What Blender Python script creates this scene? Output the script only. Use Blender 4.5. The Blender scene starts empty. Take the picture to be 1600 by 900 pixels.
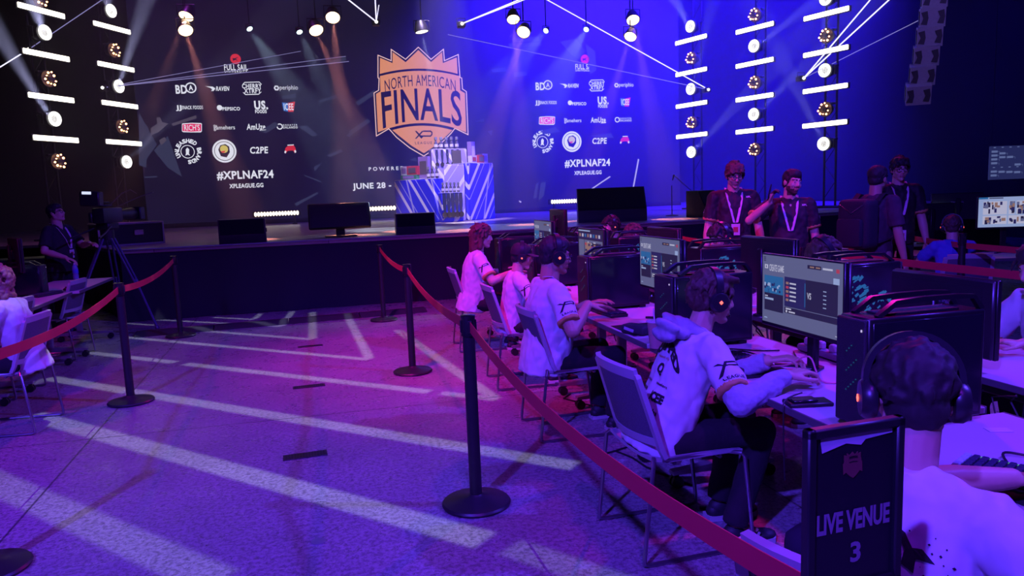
import bpy, bmesh, math, random
from mathutils import Vector, Matrix, Euler, noise
from mathutils.bvhtree import BVHTree
random.seed(7)
C = bpy.context.scene
COL = C.collection
PI = math.pi
R = math.radians

# ------------------------------------------------------------------ camera
CAM_H = 1.6
FPX = 1150.0                                   # focal length in pixels of the 1600 px wide frame
AX = Vector((0.969, -0.068, 0.237)); AX.normalize()
UPV = Vector((-0.038, -0.991, -0.127)); UPV = (UPV - UPV.dot(AX) * AX).normalized()
AY = UPV.cross(AX); AY = AY if AY.z > 0 else -AY
def _w(v): return Vector((AX.dot(v), AY.dot(v), UPV.dot(v)))       # image-axis vector -> room vector
def ray(px, py): return _w(Vector((px - 800.0, py - 450.0, FPX)))
EYE = Vector((0, 0, CAM_H))
def at_y(px, py, y): r = ray(px, py); return EYE + r * (y / r.y)
def at_x(px, py, x): r = ray(px, py); return EYE + r * (x / r.x)
def at_z(px, py, z): r = ray(px, py); return EYE + r * ((z - CAM_H) / r.z)
def at_d(px, py, d): return EYE + ray(px, py) * (d / FPX)

cam_data = bpy.data.cameras.new('camera')
cam_data.sensor_fit = 'HORIZONTAL'; cam_data.sensor_width = 36.0
cam_data.lens = 36.0 * FPX / 1600.0
cam_data.clip_start = 0.05; cam_data.clip_end = 200
cam = bpy.data.objects.new('camera', cam_data); COL.objects.link(cam)
_cx = _w(Vector((1, 0, 0))); _cy = _w(Vector((0, -1, 0))); _cz = _w(Vector((0, 0, -1)))
cam.matrix_world = Matrix(((_cx.x, _cy.x, _cz.x, 0), (_cx.y, _cy.y, _cz.y, 0), (_cx.z, _cy.z, _cz.z, CAM_H), (0, 0, 0, 1)))
C.camera = cam

# ------------------------------------------------------------------ view, world
C.view_settings.view_transform = 'Standard'; C.view_settings.look = 'None'
C.view_settings.gamma = 1.0; C.view_settings.exposure = 0.0; C.view_settings.use_curve_mapping = False
C.cycles.use_denoising = True
C.cycles.max_bounces = 6; C.cycles.diffuse_bounces = 2; C.cycles.glossy_bounces = 3; C.cycles.transparent_max_bounces = 8
C.cycles.volume_bounces = 0; C.cycles.sample_clamp_indirect = 4.0; C.cycles.sample_clamp_direct = 0
C.cycles.caustics_reflective = False; C.cycles.caustics_refractive = False
W = bpy.data.worlds.new('hall_air'); C.world = W; W.use_nodes = True
W.node_tree.nodes['Background'].inputs[0].default_value = (0.010, 0.004, 0.07, 1)
W.node_tree.nodes['Background'].inputs[1].default_value = 0.10

# ------------------------------------------------------------------ lights of the hall
def spot(name, loc, target, color, watts, deg, blend=0.5, radius=0.12):
    d = bpy.data.lights.new(name, 'SPOT'); d.color = color; d.energy = watts
    d.spot_size = R(deg); d.spot_blend = blend; d.shadow_soft_size = radius
    o = bpy.data.objects.new(name, d); COL.objects.link(o); o.location = loc
    o.rotation_euler = (Vector(target) - Vector(loc)).to_track_quat('-Z', 'Y').to_euler()
    return o
BLUE = (0.095, 0.034, 1.0); VIOLET = (0.24, 0.015, 1.0); MAGENTA = (1.0, 0.012, 0.52); WARM = (1.0, 0.34, 0.26); WHITE = (0.78, 0.8, 1.0)
spot('blue_wash', (-4.5, -3.5, 7.5), (0.6, 3.0, 0.2), BLUE, 7800, 60, 0.7, 0.15)
spot('blue_wash', (8.5, 1.0, 8.5), (-0.6, 5.2, 0.0), BLUE, 6000, 56, 0.7, 0.15)
spot('violet_wash', (0.5, -2.0, 9.0), (-0.3, 4.2, 0.0), VIOLET, 1500, 64, 0.9, 0.2)
spot('magenta_wash', (-1.5, 4.0, 9.5), (2.2, 7.6, 0.6), MAGENTA, 4200, 42, 0.9, 0.2)
spot('magenta_wash', (7.5, 11.5, 8.5), (1.6, 4.6, 0.3), MAGENTA, 1100, 60, 0.9, 0.2)
spot('magenta_wash', (-6.0, 5.0, 8.0), (-2.4, 7.0, 0.6), MAGENTA, 650, 50, 0.9, 0.2)
spot('violet_wash', (7.5, 3.0, 8.0), (10.3, 11.3, 4.0), (0.25, 0.16, 1.0), 1500, 26, 0.8, 0.2)  # extra spot added only to brighten the hanging speaker array
# blue and violet beams hung over the stage, seen through the haze
spot('stage_blue', (7.2, 14.6, 10.4), (8.2, 20.5, 6.0), (0.022, 0.004, 1.0), 42000, 84, 1.0, 0.3)
spot('stage_blue', (12.0, 13.5, 10.2), (10.0, 19.5, 3.6), (0.022, 0.004, 1.0), 52000, 90, 1.0, 0.3)
spot('stage_violet', (-2.5, 15.0, 9.8), (-2.0, 17.0, 1.0), (0.34, 0.04, 0.6), 1300, 80, 1.0, 0.3)

# lettering and chevrons thrown on the floor by a pattern projector in the roof
GOBO_AT = (-0.6, 6.2, 9.6)
def gobo():
    d = bpy.data.lights.new('pattern_projector_light', 'SPOT'); d.energy = 3600; d.color = (0.70, 0.74, 1.0); d.spot_size = R(78); d.spot_blend = 0.15; d.shadow_soft_size = 0.02
    o = bpy.data.objects.new('pattern_projector_light', d); COL.objects.link(o); o.location = GOBO_AT
    d.use_nodes = True; nt = d.node_tree; N = nt.nodes.new; L = nt.links.new; em = nt.nodes['Emission']
    tc = N('ShaderNodeTexCoord'); sx = N('ShaderNodeSeparateXYZ'); L(tc.outputs['Normal'], sx.inputs[0])
    def mth(op, a, b=None, c=None):
        n = N('ShaderNodeMath'); n.operation = op
        for i, v in enumerate((a, b, c)):
            if v is None: continue
            if isinstance(v, (int, float)): n.inputs[i].default_value = v
            else: L(v, n.inputs[i])
        return n.outputs[0]
    z = GOBO_AT[2]
    fx = mth('MULTIPLY_ADD', mth('DIVIDE', sx.outputs[0], sx.outputs[2]), -z, GOBO_AT[0]); fy = mth('MULTIPLY_ADD', mth('DIVIDE', sx.outputs[1], sx.outputs[2]), -z, GOBO_AT[1])
    segs = [(-2.45, 5.35, -0.55, 3.2, .24, .45), (-2.39, 6.46, .62, 3.2, .20, .75), (-2.36, 6.43, -2.75, 5.0, .20, .3), (-2.73, 7.88, 1.32, 3.95, .17, .75), (-2.73, 7.88, -3.1, 6.4, .17, .3),
            (-2.75, 9.14, -1.62, 8.1, .14, .85), (-1.52, 8.0, .73, 5.93, .14, .85), (.80, 5.87, 1.21, 5.5, .13, .7), (.74, 8.97, 1.19, 5.53, .13, .7), (-2.6, 10.05, .32, 7.40, .12, .9), (.17, 10.58, .32, 7.44, .12, .9),
            (-1.9, 10.27, -.26, 8.79, .12, .9), (-.3, 11.02, -.26, 8.82, .12, .9), (-2.5, 11.4, -.67, 9.92, .11, .9), (-.59, 11.25, -.67, 9.94, .11, .9), (-1.69, 11.2, -1.08, 10.7, .10, .9), (-1.04, 11.25, -1.08, 10.74, .10, .9), (-2.85, 11.25, -2.39, 10.85, .10, .8),
            (.70, 3.12, 1.1, 2.6, .2, .35)]
    tot = None
    for ax, ay, bx, by, wd, k in segs:
        l = math.hypot(bx - ax, by - ay); ux, uy = (bx - ax) / l, (by - ay) / l
        s = mth('ADD', mth('MULTIPLY', fx, ux), mth('MULTIPLY_ADD', fy, uy, -(ax * ux + ay * uy)))
        t = mth('ADD', mth('MULTIPLY', fx, -uy), mth('MULTIPLY_ADD', fy, ux, ax * uy - ay * ux))
        e = mth('MINIMUM', mth('SUBTRACT', wd / 2, mth('ABSOLUTE', t)), mth('SUBTRACT', l / 2, mth('ABSOLUTE', mth('SUBTRACT', s, l / 2))))
        soft = 0.025 + 0.012 * (k < .6)
        c = N('ShaderNodeClamp'); L(mth('DIVIDE', e, soft), c.inputs[0]); m = mth('MULTIPLY', c.outputs[0], k)
        tot = m if tot is None else mth('MAXIMUM', tot, m)
    L(tot, em.inputs['Strength'])
gobo()
# ------------------------------------------------------------------ materials
def mat(name, color, rough=0.6, metal=0.0, emit=None, strength=1.0, vary=0.12, scale=30.0, bump=0.0, alpha=1.0, spec=0.5, coat=0.0):
    m = bpy.data.materials.new(name); m.use_nodes = True
    nt = m.node_tree; b = nt.nodes['Principled BSDF']
    b.inputs['Roughness'].default_value = rough; b.inputs['Metallic'].default_value = metal
    b.inputs['Specular IOR Level'].default_value = spec
    if coat: b.inputs['Coat Weight'].default_value = coat
    c = (*color, 1.0)
    tc = nt.nodes.new('ShaderNodeTexCoord'); nz = nt.nodes.new('ShaderNodeTexNoise')
    nz.inputs['Scale'].default_value = scale; nz.inputs['Detail'].default_value = 3
    nt.links.new(tc.outputs['Object'], nz.inputs['Vector'])
    mx = nt.nodes.new('ShaderNodeMix'); mx.data_type = 'RGBA'
    mx.inputs[6].default_value = tuple(max(0, v * (1 - vary)) for v in color) + (1,)
    mx.inputs[7].default_value = tuple(min(1, v * (1 + vary)) for v in color) + (1,)
    nt.links.new(nz.outputs['Fac'], mx.inputs[0]); nt.links.new(mx.outputs[2], b.inputs['Base Color'])
    if bump:
        bp = nt.nodes.new('ShaderNodeBump'); bp.inputs['Strength'].default_value = bump; bp.inputs['Distance'].default_value = 0.01
        nt.links.new(nz.outputs['Fac'], bp.inputs['Height']); nt.links.new(bp.outputs['Normal'], b.inputs['Normal'])
    if emit is not None:
        b.inputs['Emission Color'].default_value = (*emit, 1); b.inputs['Emission Strength'].default_value = strength
    if alpha < 1: b.inputs['Alpha'].default_value = alpha
    return m
def glow(name, color, strength=1.0):
    return mat(name, (0.01, 0.01, 0.01), 0.5, emit=color, strength=strength, vary=0)

# ------------------------------------------------------------------ mesh builder
class MB:
    def __init__(s): s.v = []; s.f = []; s.m = []; s.mi = 0; s.M = Matrix.Identity(4)
    def mat(s, i): s.mi = i; return s
    def add(s, vs, fs):
        o = len(s.v); s.v += [tuple(s.M @ Vector(p)) for p in vs]
        s.f += [tuple(o + i for i in f) for f in fs]; s.m += [s.mi] * len(fs); return s
    def box(s, c, d, bevel=0.0, rot=None, seg=1):
        bm = bmesh.new(); bmesh.ops.create_cube(bm, size=1.0)
        for v in bm.verts: v.co = Vector((v.co.x * d[0], v.co.y * d[1], v.co.z * d[2]))
        if bevel: bmesh.ops.bevel(bm, geom=bm.edges[:], offset=min(bevel, min(d) * 0.45), segments=seg, affect='EDGES', profile=0.6)
        q = rot.to_matrix() if rot else Matrix.Identity(3)
        bm.verts.index_update()
        s.add([q @ v.co + Vector(c) for v in bm.verts], [[v.index for v in f.verts] for f in bm.faces]); bm.free(); return s
    def tube(s, pts, r, n=8, cap=True, flat=None):
        pts = [Vector(p) for p in pts]; k = len(pts)
        rr = r if isinstance(r, (list, tuple)) else [r] * k
        vs = []; fs = []; up = Vector((0, 0, 1)); prev = None
        for i, p in enumerate(pts):
            t = (pts[min(i + 1, k - 1)] - pts[max(i - 1, 0)]).normalized()
            if prev is None:
                a = up if abs(t.dot(up)) < 0.95 else Vector((1, 0, 0)); u = t.cross(a).normalized()
            else:
                u = (prev - t * prev.dot(t)); u = u.normalized() if u.length > 1e-6 else t.cross(up).normalized()
            prev = u; w = t.cross(u)
            for j in range(n):
                a = 2 * PI * j / n; x = math.cos(a) * rr[i]; y = math.sin(a) * rr[i]
                if flat: y *= flat
                vs.append(p + u * x + w * y)
        for i in range(k - 1):
            for j in range(n):
                fs.append((i * n + j, i * n + (j + 1) % n, (i + 1) * n + (j + 1) % n, (i + 1) * n + j))
        if cap: fs.append(tuple(reversed(range(n)))); fs.append(tuple((k - 1) * n + j for j in range(n)))
        return s.add(vs, fs)
    def cyl(s, a, b, r0, r1=None, n=20): return s.tube([a, b], [r0, r0 if r1 is None else r1], n)
    def ell(s, c, r, n=14, k=9, rot=None):
        vs = [(0, 0, 1)]; fs = []
        for i in range(1, k):
            t = PI * i / k
            for j in range(n): p = 2 * PI * j / n; vs.append((math.sin(t) * math.cos(p), math.sin(t) * math.sin(p), math.cos(t)))
        vs.append((0, 0, -1)); L = len(vs) - 1
        for j in range(n):
            fs.append((0, 1 + j, 1 + (j + 1) % n))
            for i in range(k - 2): a = 1 + i * n; fs.append((a + j, a + n + j, a + n + (j + 1) % n, a + (j + 1) % n))
            a = 1 + (k - 2) * n; fs.append((a + j, L, a + (j + 1) % n))
        if not isinstance(r, (tuple, list)): r = (r, r, r)
        q = rot if rot else Matrix.Identity(3)
        return s.add([q @ Vector((v[0] * r[0], v[1] * r[1], v[2] * r[2])) + Vector(c) for v in vs], fs)
    def cap(s, a, b, r0, r1=None, n=12):
        r1 = r0 if r1 is None else r1; a = Vector(a); b = Vector(b)
        s.ell(a, r0, n, 7); s.ell(b, r1, n, 7); return s.tube([a, b], [r0, r1], n)
    def lathe(s, prof, c=(0, 0, 0), n=24, rot=None):
        vs = []; fs = []; k = len(prof); q = rot if rot else Matrix.Identity(3)
        for r, z in prof:
            for j in range(n): a = 2 * PI * j / n; vs.append(q @ Vector((r * math.cos(a), r * math.sin(a), z)) + Vector(c))
        for i in range(k - 1):
            for j in range(n): fs.append((i * n + j, i * n + (j + 1) % n, (i + 1) * n + (j + 1) % n, (i + 1) * n + j))
        fs.append(tuple(reversed(range(n)))); fs.append(tuple((k - 1) * n + j for j in range(n)))
        return s.add(vs, fs)
    def prism(s, poly, o, u, w, t):
        """poly in the plane (o; u, w) extruded by the vector t"""
        o = Vector(o); u = Vector(u); w = Vector(w); t = Vector(t); n = len(poly)
        a = [o + u * x + w * y for x, y in poly]; b = [p + t for p in a]
        return s.add(a + b, [tuple(range(n)), tuple(reversed(range(n, 2 * n)))] + [(i, n + i, n + (i + 1) % n, (i + 1) % n) for i in range(n)])
    def ribbon(s, pts, ups, wd, th):
        """flat strap along pts; ups = unit vectors across its width"""
        pts = [Vector(p) for p in pts]; k = len(pts); vs = []; fs = []
        for i, p in enumerate(pts):
            t = (pts[min(i + 1, k - 1)] - pts[max(i - 1, 0)]).normalized(); up = Vector(ups[i] if isinstance(ups, list) else ups)
            nrm = t.cross(up).normalized()
            for a, b in ((1, 1), (1, -1), (-1, -1), (-1, 1)): vs.append(p + up * (a * wd / 2) + nrm * (b * th / 2))
        for i in range(k - 1):
            for j in range(4): fs.append((i * 4 + j, i * 4 + (j + 1) % 4, i * 4 + 4 + (j + 1) % 4, i * 4 + 4 + j))
        fs.append((0, 1, 2, 3)); fs.append((4 * k - 1, 4 * k - 2, 4 * k - 3, 4 * k - 4))
        return s.add(vs, fs)
    def mesh(s, name, mats, smooth=False):
        me = bpy.data.meshes.new(name); me.from_pydata(s.v, [], s.f)
        for m in (mats if isinstance(mats, (list, tuple)) else [mats]): me.materials.append(m)
        if any(s.m): me.polygons.foreach_set('material_index', s.m)
        bm = bmesh.new(); bm.from_mesh(me); bmesh.ops.recalc_face_normals(bm, faces=bm.faces); bm.to_mesh(me); bm.free()
        if smooth:
            me.shade_smooth()
            if smooth != 'all': me.set_sharp_from_angle(angle=R(38))
        me.update(); return me
    def build(s, name, mats, parent=None, smooth=True):
        o = bpy.data.objects.new(name, s.mesh(name, mats, smooth)); COL.objects.link(o)
        if parent: o.parent = parent
        return o
def obj_from(me, name, parent=None):
    o = bpy.data.objects.new(name, me); COL.objects.link(o)
    if parent: o.parent = parent
    return o
def tag(o, label=None, cat=None, group=None, kind=None):
    if label: o['label'] = label
    if cat: o['category'] = cat
    if group: o['group'] = group
    if kind: o['kind'] = kind
    return o
def thing(name, label, cat, loc=(0, 0, 0), rz=0.0, group=None):
    o = bpy.data.objects.new(name, None); COL.objects.link(o); o.empty_display_size = 0.05
    o.location = loc; o.rotation_euler = (0, 0, rz); return tag(o, label, cat, group)
KIDS = {}
def dup(root, loc=None, rz=None, label=None, group=None, skip=()):
    r = root.copy(); COL.objects.link(r)
    if loc is not None: r.location = loc
    if rz is not None: r.rotation_euler = (0, 0, rz)
    if label: r['label'] = label
    if group: r['group'] = group
    for ch in list(root.children):
        if ch.name.split('.')[0] in skip: continue
        c = ch.copy(); COL.objects.link(c); c.parent = r
        for g in list(ch.children):
            d = g.copy(); COL.objects.link(d); d.parent = c
    return r

# text -> flat mesh (the font that ships inside Blender); returns verts in the unit [x 0..w] [y 0..1] box and faces
_txt = {}
def text_geo(s, bold=0.02, shear=0.0, space=1.0):
    key = (s, bold, shear, space)
    if key in _txt: return _txt[key]
    cu = bpy.data.curves.new('t', 'FONT'); cu.body = s; cu.offset = bold; cu.shear = shear; cu.space_character = space; cu.resolution_u = 3
    o = bpy.data.objects.new('t', cu); COL.objects.link(o)
    me = o.to_mesh(); vs = [v.co.copy() for v in me.vertices]; fs = [tuple(p.vertices) for p in me.polygons]
    o.to_mesh_clear(); bpy.data.objects.remove(o); bpy.data.curves.remove(cu)
    x0 = min(v.x for v in vs); x1 = max(v.x for v in vs); y0 = min(v.y for v in vs); y1 = max(v.y for v in vs)
    vs = [((v.x - x0) / (x1 - x0), (v.y - y0) / (y1 - y0)) for v in vs]
    _txt[key] = (vs, fs, (x1 - x0) / (y1 - y0)); return _txt[key]
def put_text(mb, s, o, u, w, width, height, bold=0.02, shear=0.0, warp=None, space=1.0):
    """lettering with its lower left corner at o, running along u, standing along w"""
    vs, fs, _ = text_geo(s, bold, shear, space); o = Vector(o); u = Vector(u); w = Vector(w); out = []
    for x, y in vs:
        if warp: x, y = warp(x, y)
        out.append(o + u * (x * width) + w * (y * height))
    return mb.add(out, fs)

def remesh(mb, voxel, smooth, mats, name, parent=None, color=None, disp=None, keep=1.0):
    """fuse overlapping closed shapes into one continuous skin"""
    me = bpy.data.meshes.new('tmp'); me.from_pydata(mb.v, [], mb.f)
    o = bpy.data.objects.new('tmp', me); COL.objects.link(o)
    md = o.modifiers.new('r', 'REMESH'); md.mode = 'VOXEL'; md.voxel_size = voxel
    if smooth: sm = o.modifiers.new('s', 'SMOOTH'); sm.factor = 0.5; sm.iterations = smooth
    dg = bpy.context.evaluated_depsgraph_get(); ev = o.evaluated_get(dg)
    out = bpy.data.meshes.new_from_object(ev); bpy.data.objects.remove(o); bpy.data.meshes.remove(me)
    out.name = name; out.materials.clear()
    for m in (mats if isinstance(mats, (list, tuple)) else [mats]): out.materials.append(m)
    if disp:
        ns = [v.normal.copy() for v in out.vertices]
        for v, n in zip(out.vertices, ns): v.co = v.co + n * disp(v.co)
    if color: out.polygons.foreach_set('material_index', [color(p.center) for p in out.polygons])
    else: out.polygons.foreach_set('material_index', [0] * len(out.polygons))
    out.shade_smooth(); out.update()
    return obj_from(out, name, parent)
ORD = ['topmost', 'second', 'third', 'fourth', 'fifth', 'sixth', 'seventh', 'eighth', 'ninth', 'tenth', 'eleventh', 'twelfth']
# ------------------------------------------------------------------ materials
BLACK = mat('black_paint', (0.012, 0.011, 0.014), 0.5)
MATTE = mat('black_cloth', (0.010, 0.009, 0.014), 0.95, bump=0.3, scale=60)
DARK = mat('dark_wall', (0.02, 0.018, 0.03), 0.9)
BLKPL = mat('black_plastic', (0.016, 0.015, 0.018), 0.42)
BLKGL = mat('glossy_black', (0.012, 0.012, 0.015), 0.22)
STEEL = mat('steel', (0.62, 0.62, 0.64), 0.25, metal=1.0)
CHROME = mat('chrome', (0.8, 0.8, 0.82), 0.12, metal=1.0)
GREYPL = mat('grey_plastic', (0.42, 0.41, 0.45), 0.45)
GREYMESH = mat('grey_mesh', (0.30, 0.30, 0.34), 0.7, scale=300, vary=0.35)
WHITEPL = mat('white_plastic', (0.75, 0.75, 0.75), 0.4)

def floor_material():
    m = bpy.data.materials.new('polished_concrete'); m.use_nodes = True; nt = m.node_tree; N = nt.nodes.new; L = nt.links.new
    b = nt.nodes['Principled BSDF']; g = N('ShaderNodeNewGeometry')
    def nz(scale, detail, rough=0.6):
        n = N('ShaderNodeTexNoise'); n.inputs['Scale'].default_value = scale; n.inputs['Detail'].default_value = detail; n.inputs['Roughness'].default_value = rough
        L(g.outputs['Position'], n.inputs['Vector']); return n.outputs['Fac']
    def ramp(s, p0, c0, p1, c1):
        r = N('ShaderNodeValToRGB'); e = r.color_ramp.elements; e[0].position = p0; e[0].color = (*c0, 1); e[1].position = p1; e[1].color = (*c1, 1); L(s, r.inputs[0]); return r.outputs[0]
    big = ramp(nz(0.9, 4), 0.3, (0.26, 0.25, 0.26), 0.75, (0.40, 0.385, 0.385))
    speck = ramp(nz(42, 4, 0.75), 0.40, (0.45, 0.45, 0.45), 0.56, (1, 1, 1))
    vo = N('ShaderNodeTexVoronoi'); vo.inputs['Scale'].default_value = 30; L(g.outputs['Position'], vo.inputs['Vector'])
    pit = ramp(vo.outputs['Distance'], 0.05, (0.3, 0.3, 0.32), 0.16, (1, 1, 1))
    def mul(a, c):
        x = N('ShaderNodeMix'); x.data_type = 'RGBA'; x.blend_type = 'MULTIPLY'; x.inputs[0].default_value = 1; L(a, x.inputs[6]); L(c, x.inputs[7]); return x.outputs[2]
    c = mul(mul(big, speck), pit)
    # saw-cut joints of the slab
    def joint(ax, ay, bx, by):
        u = Vector((bx - ax, by - ay)).normalized(); d = N('ShaderNodeVectorMath'); d.operation = 'DOT_PRODUCT'
        s = N('ShaderNodeVectorMath'); s.operation = 'SUBTRACT'; s.inputs[1].default_value = (ax, ay, 0); L(g.outputs['Position'], s.inputs[0])
        L(s.outputs[0], d.inputs[0]); d.inputs[1].default_value = (-u.y, u.x, 0)
        a = N('ShaderNodeMath'); a.operation = 'ABSOLUTE'; L(d.outputs['Value'], a.inputs[0])
        return ramp(a.outputs[0], 0.003, (0.2, 0.2, 0.2), 0.009, (1, 1, 1))
    for j in ((-2.09, 5.6, 0.95, 5.58), (-1.84, 9.23, -1.69, 4.69), (-3, 1.9, 3, 1.85), (2.2, 0, 2.15, 9)): c = mul(c, joint(*j))
    L(c, b.inputs['Base Color'])
    rr = ramp(nz(5, 5, 0.7), 0.3, (0.20,) * 3, 0.7, (0.42,) * 3); L(rr, b.inputs['Roughness'])
    bp = N('ShaderNodeBump'); bp.inputs['Strength'].default_value = 0.28; bp.inputs['Distance'].default_value = 0.01
    L(nz(28, 5, 0.7), bp.inputs['Height']); L(bp.outputs[0], b.inputs['Normal'])
    return m

# ------------------------------------------------------------------ hall shell
def slab(name, c, d, m):
    o = MB().box((0, 0, 0), d).build(name, m, smooth=False); o.location = c; o['kind'] = 'structure'; return o
slab('floor', (0, 7, -0.1), (34, 40, 0.2), floor_material())
slab('ceiling', (0, 7, 12.1), (34, 40, 0.2), DARK)
slab('wall_back', (0, 27.1, 6), (34, 0.2, 12.4), DARK)
slab('wall_left', (-17.1, 7, 6), (0.2, 40.4, 12.4), DARK)
slab('wall_right', (17.1, 7, 6), (0.2, 40.4, 12.4), DARK)
slab('wall_front', (0, -13.1, 6), (34.4, 0.2, 12.4), DARK)

# ------------------------------------------------------------------ stage
STZ = 1.02
def wood_floor():
    m = bpy.data.materials.new('stage_boards'); m.use_nodes = True; nt = m.node_tree; N = nt.nodes.new; L = nt.links.new; b = nt.nodes['Principled BSDF']
    g = N('ShaderNodeNewGeometry'); mp = N('ShaderNodeMapping'); mp.inputs['Scale'].default_value = (0.5, 7, 1); L(g.outputs['Position'], mp.inputs[0])
    n = N('ShaderNodeTexNoise'); n.inputs['Scale'].default_value = 2.5; n.inputs['Detail'].default_value = 5; L(mp.outputs[0], n.inputs['Vector'])
    br = N('ShaderNodeTexBrick'); br.inputs['Scale'].default_value = 1; br.inputs['Brick Width'].default_value = 2.4; br.inputs['Row Height'].default_value = 0.15; br.inputs['Mortar Size'].default_value = 0.004
    br.inputs['Color1'].default_value = (0.46, 0.36, 0.32, 1); br.inputs['Color2'].default_value = (0.36, 0.28, 0.26, 1); br.inputs['Mortar'].default_value = (0.03, 0.02, 0.02, 1); L(g.outputs['Position'], br.inputs['Vector'])
    x = N('ShaderNodeMix'); x.data_type = 'RGBA'; x.blend_type = 'MULTIPLY'; x.inputs[0].default_value = 0.6; L(br.outputs['Color'], x.inputs[6]); L(n.outputs['Color'], x.inputs[7])
    L(x.outputs[2], b.inputs['Base Color']); b.inputs['Roughness'].default_value = 0.32
    return m
st = thing('stage', 'wide low stage with a black skirt and wooden deck', 'stage'); st['kind'] = 'structure'
deck = [(-2.85, 11.3), (6.2, 11.3), (9.5, 11.9), (14.5, 13.2), (14.5, 26), (-9, 26), (-9, 15.5), (-4.4, 14.6)]
MB().prism(deck, (0, 0, STZ - 0.05), (1, 0, 0), (0, 1, 0), (0, 0, 0.05)).build('deck', wood_floor(), st, smooth=False)
sk = [(x * 0.999 if x > 0 else x + 0.02, y + 0.03) for x, y in deck]
b = MB()
ring = [(-4.4, 14.62), (-2.84, 11.32), (6.2, 11.32), (9.5, 11.92), (14.5, 13.22)]
pts = []
for (ax, ay), (bx, by) in zip(ring, ring[1:]):
    n = int(math.hypot(bx - ax, by - ay) / 0.06)
    for i in range(n): t = i / n; pts.append((ax + (bx - ax) * t, ay + (by - ay) * t))
pts.append(ring[-1])
vs = []; fs = []
for i, (x, y) in enumerate(pts):
    k = 0.012 * math.sin(i * 0.5) + 0.008 * math.sin(i * 0.17 + 1)
    vs += [(x, y, STZ - 0.02), (x, y + k, STZ * 0.5), (x, y + k * 1.6 + 0.015, 0.005)]
for i in range(len(pts) - 1):
    for j in range(2): a = i * 3 + j; fs.append((a, a + 3, a + 4, a + 1))
b.add(vs, fs); b.add([(x, y + 0.09, z) for x, y, z in vs], fs)
b.build('skirt', mat('stage_skirt', (0.018, 0.016, 0.03), 0.9, bump=0.15, scale=120), st)
MB().tube([(-2.85, 11.29, STZ + 0.004), (6.2, 11.29, STZ + 0.004), (9.5, 11.89, STZ + 0.004)], 0.012, 6).build('edge_strip', mat('edge_strip', (0.25, 0.24, 0.3), 0.4), st)

# ------------------------------------------------------------------ LED wall: a graphic that glows
SY = 22.0
led = thing('led_wall', 'huge dark LED screen behind the stage showing a tournament crest and sponsor names', 'screen', (0, 0, 0))
def led_material():
    m = bpy.data.materials.new('led_backdrop'); m.use_nodes = True; nt = m.node_tree; N = nt.nodes.new; L = nt.links.new; b = nt.nodes['Principled BSDF']
    b.inputs['Base Color'].default_value = (0.01, 0.01, 0.012, 1); b.inputs['Roughness'].default_value = 0.5
    g = N('ShaderNodeNewGeometry'); mp = N('ShaderNodeMapping'); mp.inputs['Scale'].default_value = (0.25, 1, 0.4); mp.inputs['Rotation'].default_value = (0, 0.6, 0); L(g.outputs['Position'], mp.inputs[0])
    n = N('ShaderNodeTexNoise'); n.inputs['Scale'].default_value = 1.2; n.inputs['Detail'].default_value = 2; L(mp.outputs[0], n.inputs['Vector'])
    r = N('ShaderNodeValToRGB'); e = r.color_ramp.elements; e[0].position = 0.35; e[0].color = (0.005, 0.004, 0.022, 1); e[1].position = 0.75; e[1].color = (0.012, 0.009, 0.05, 1)
    L(n.outputs['Fac'], r.inputs[0]); L(r.outputs[0], b.inputs['Emission Color']); b.inputs['Emission Strength'].default_value = 0.7
    return m
SX0, SX1, SZ0, SZ1 = at_y(216, 200, SY).x, at_y(1062, 200, SY).x, STZ + 0.12, 9.6
MB().box(((SX0 + SX1) / 2, SY + 0.1, (SZ0 + SZ1) / 2), (SX1 - SX0, 0.16, SZ1 - SZ0), 0.01).build('panel', led_material(), led, smooth=False)
MB().box(((SX0 + SX1) / 2, SY + 0.1, STZ + 0.06), (SX1 - SX0, 0.3, 0.12), 0.01).build('plinth', BLACK, led, smooth=False)
U = Vector((1, 0, 0)); V = Vector((0, 0, 1)); FR = Vector((0, -0.004, 0))
def S(px, py, lift=0.0): p = at_y(px, py, SY); p.y = SY + 0.018 - lift; return p
LW = glow('led_white', (0.85, 0.87, 1.0), 0.95); LPK = glow('led_pink', (0.9, 0.02, 0.16), 0.9); LRED = glow('led_red', (0.85, 0.03, 0.06), 0.8); LBLU = glow('led_blue', (0.03, 0.2, 0.75), 0.8)
LOR = glow('led_orange', (0.80, 0.30, 0.135), 0.95); LDK = glow('led_dark', (0.010, 0.007, 0.03), 1.0); LYE = glow('led_yellow', (0.9, 0.75, 0.2), 0.7); LGR = glow('led_shard', (0.030, 0.035, 0.085), 1.0); LGR2 = glow('led_shard_pale', (0.075, 0.06, 0.10), 1.0)
LPALE = glow('led_pale_pink', (0.98, 0.62, 0.6), 0.95)
def poly(mb, pts, lift, th=0.004):
    P3 = [S(x, y, lift) for x, y in pts]; o = P3[0]
    return mb.prism([((p - o).x, (p - o).z) for p in P3], o, U, V, (0, -th, 0))
def disc(mb, px, py, rpx, lift, n=28, inner=0):
    c = S(px, py, lift); r = rpx / 47.5
    if not inner: return mb.prism([(r * math.cos(2 * PI * i / n), r * math.sin(2 * PI * i / n)) for i in range(n)], c, U, V, (0, -0.004, 0))
    q = inner / 47.5; vs = []; fs = []
    for i in range(n):
        a = 2 * PI * i / n; vs += [c + U * r * math.cos(a) + V * r * math.sin(a), c + U * q * math.cos(a) + V * q * math.sin(a)]
    for i in range(n): a, d = 2 * i, 2 * ((i + 1) % n); fs.append((a, d, d + 1, a + 1))
    return mb.add(vs, fs)
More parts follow.
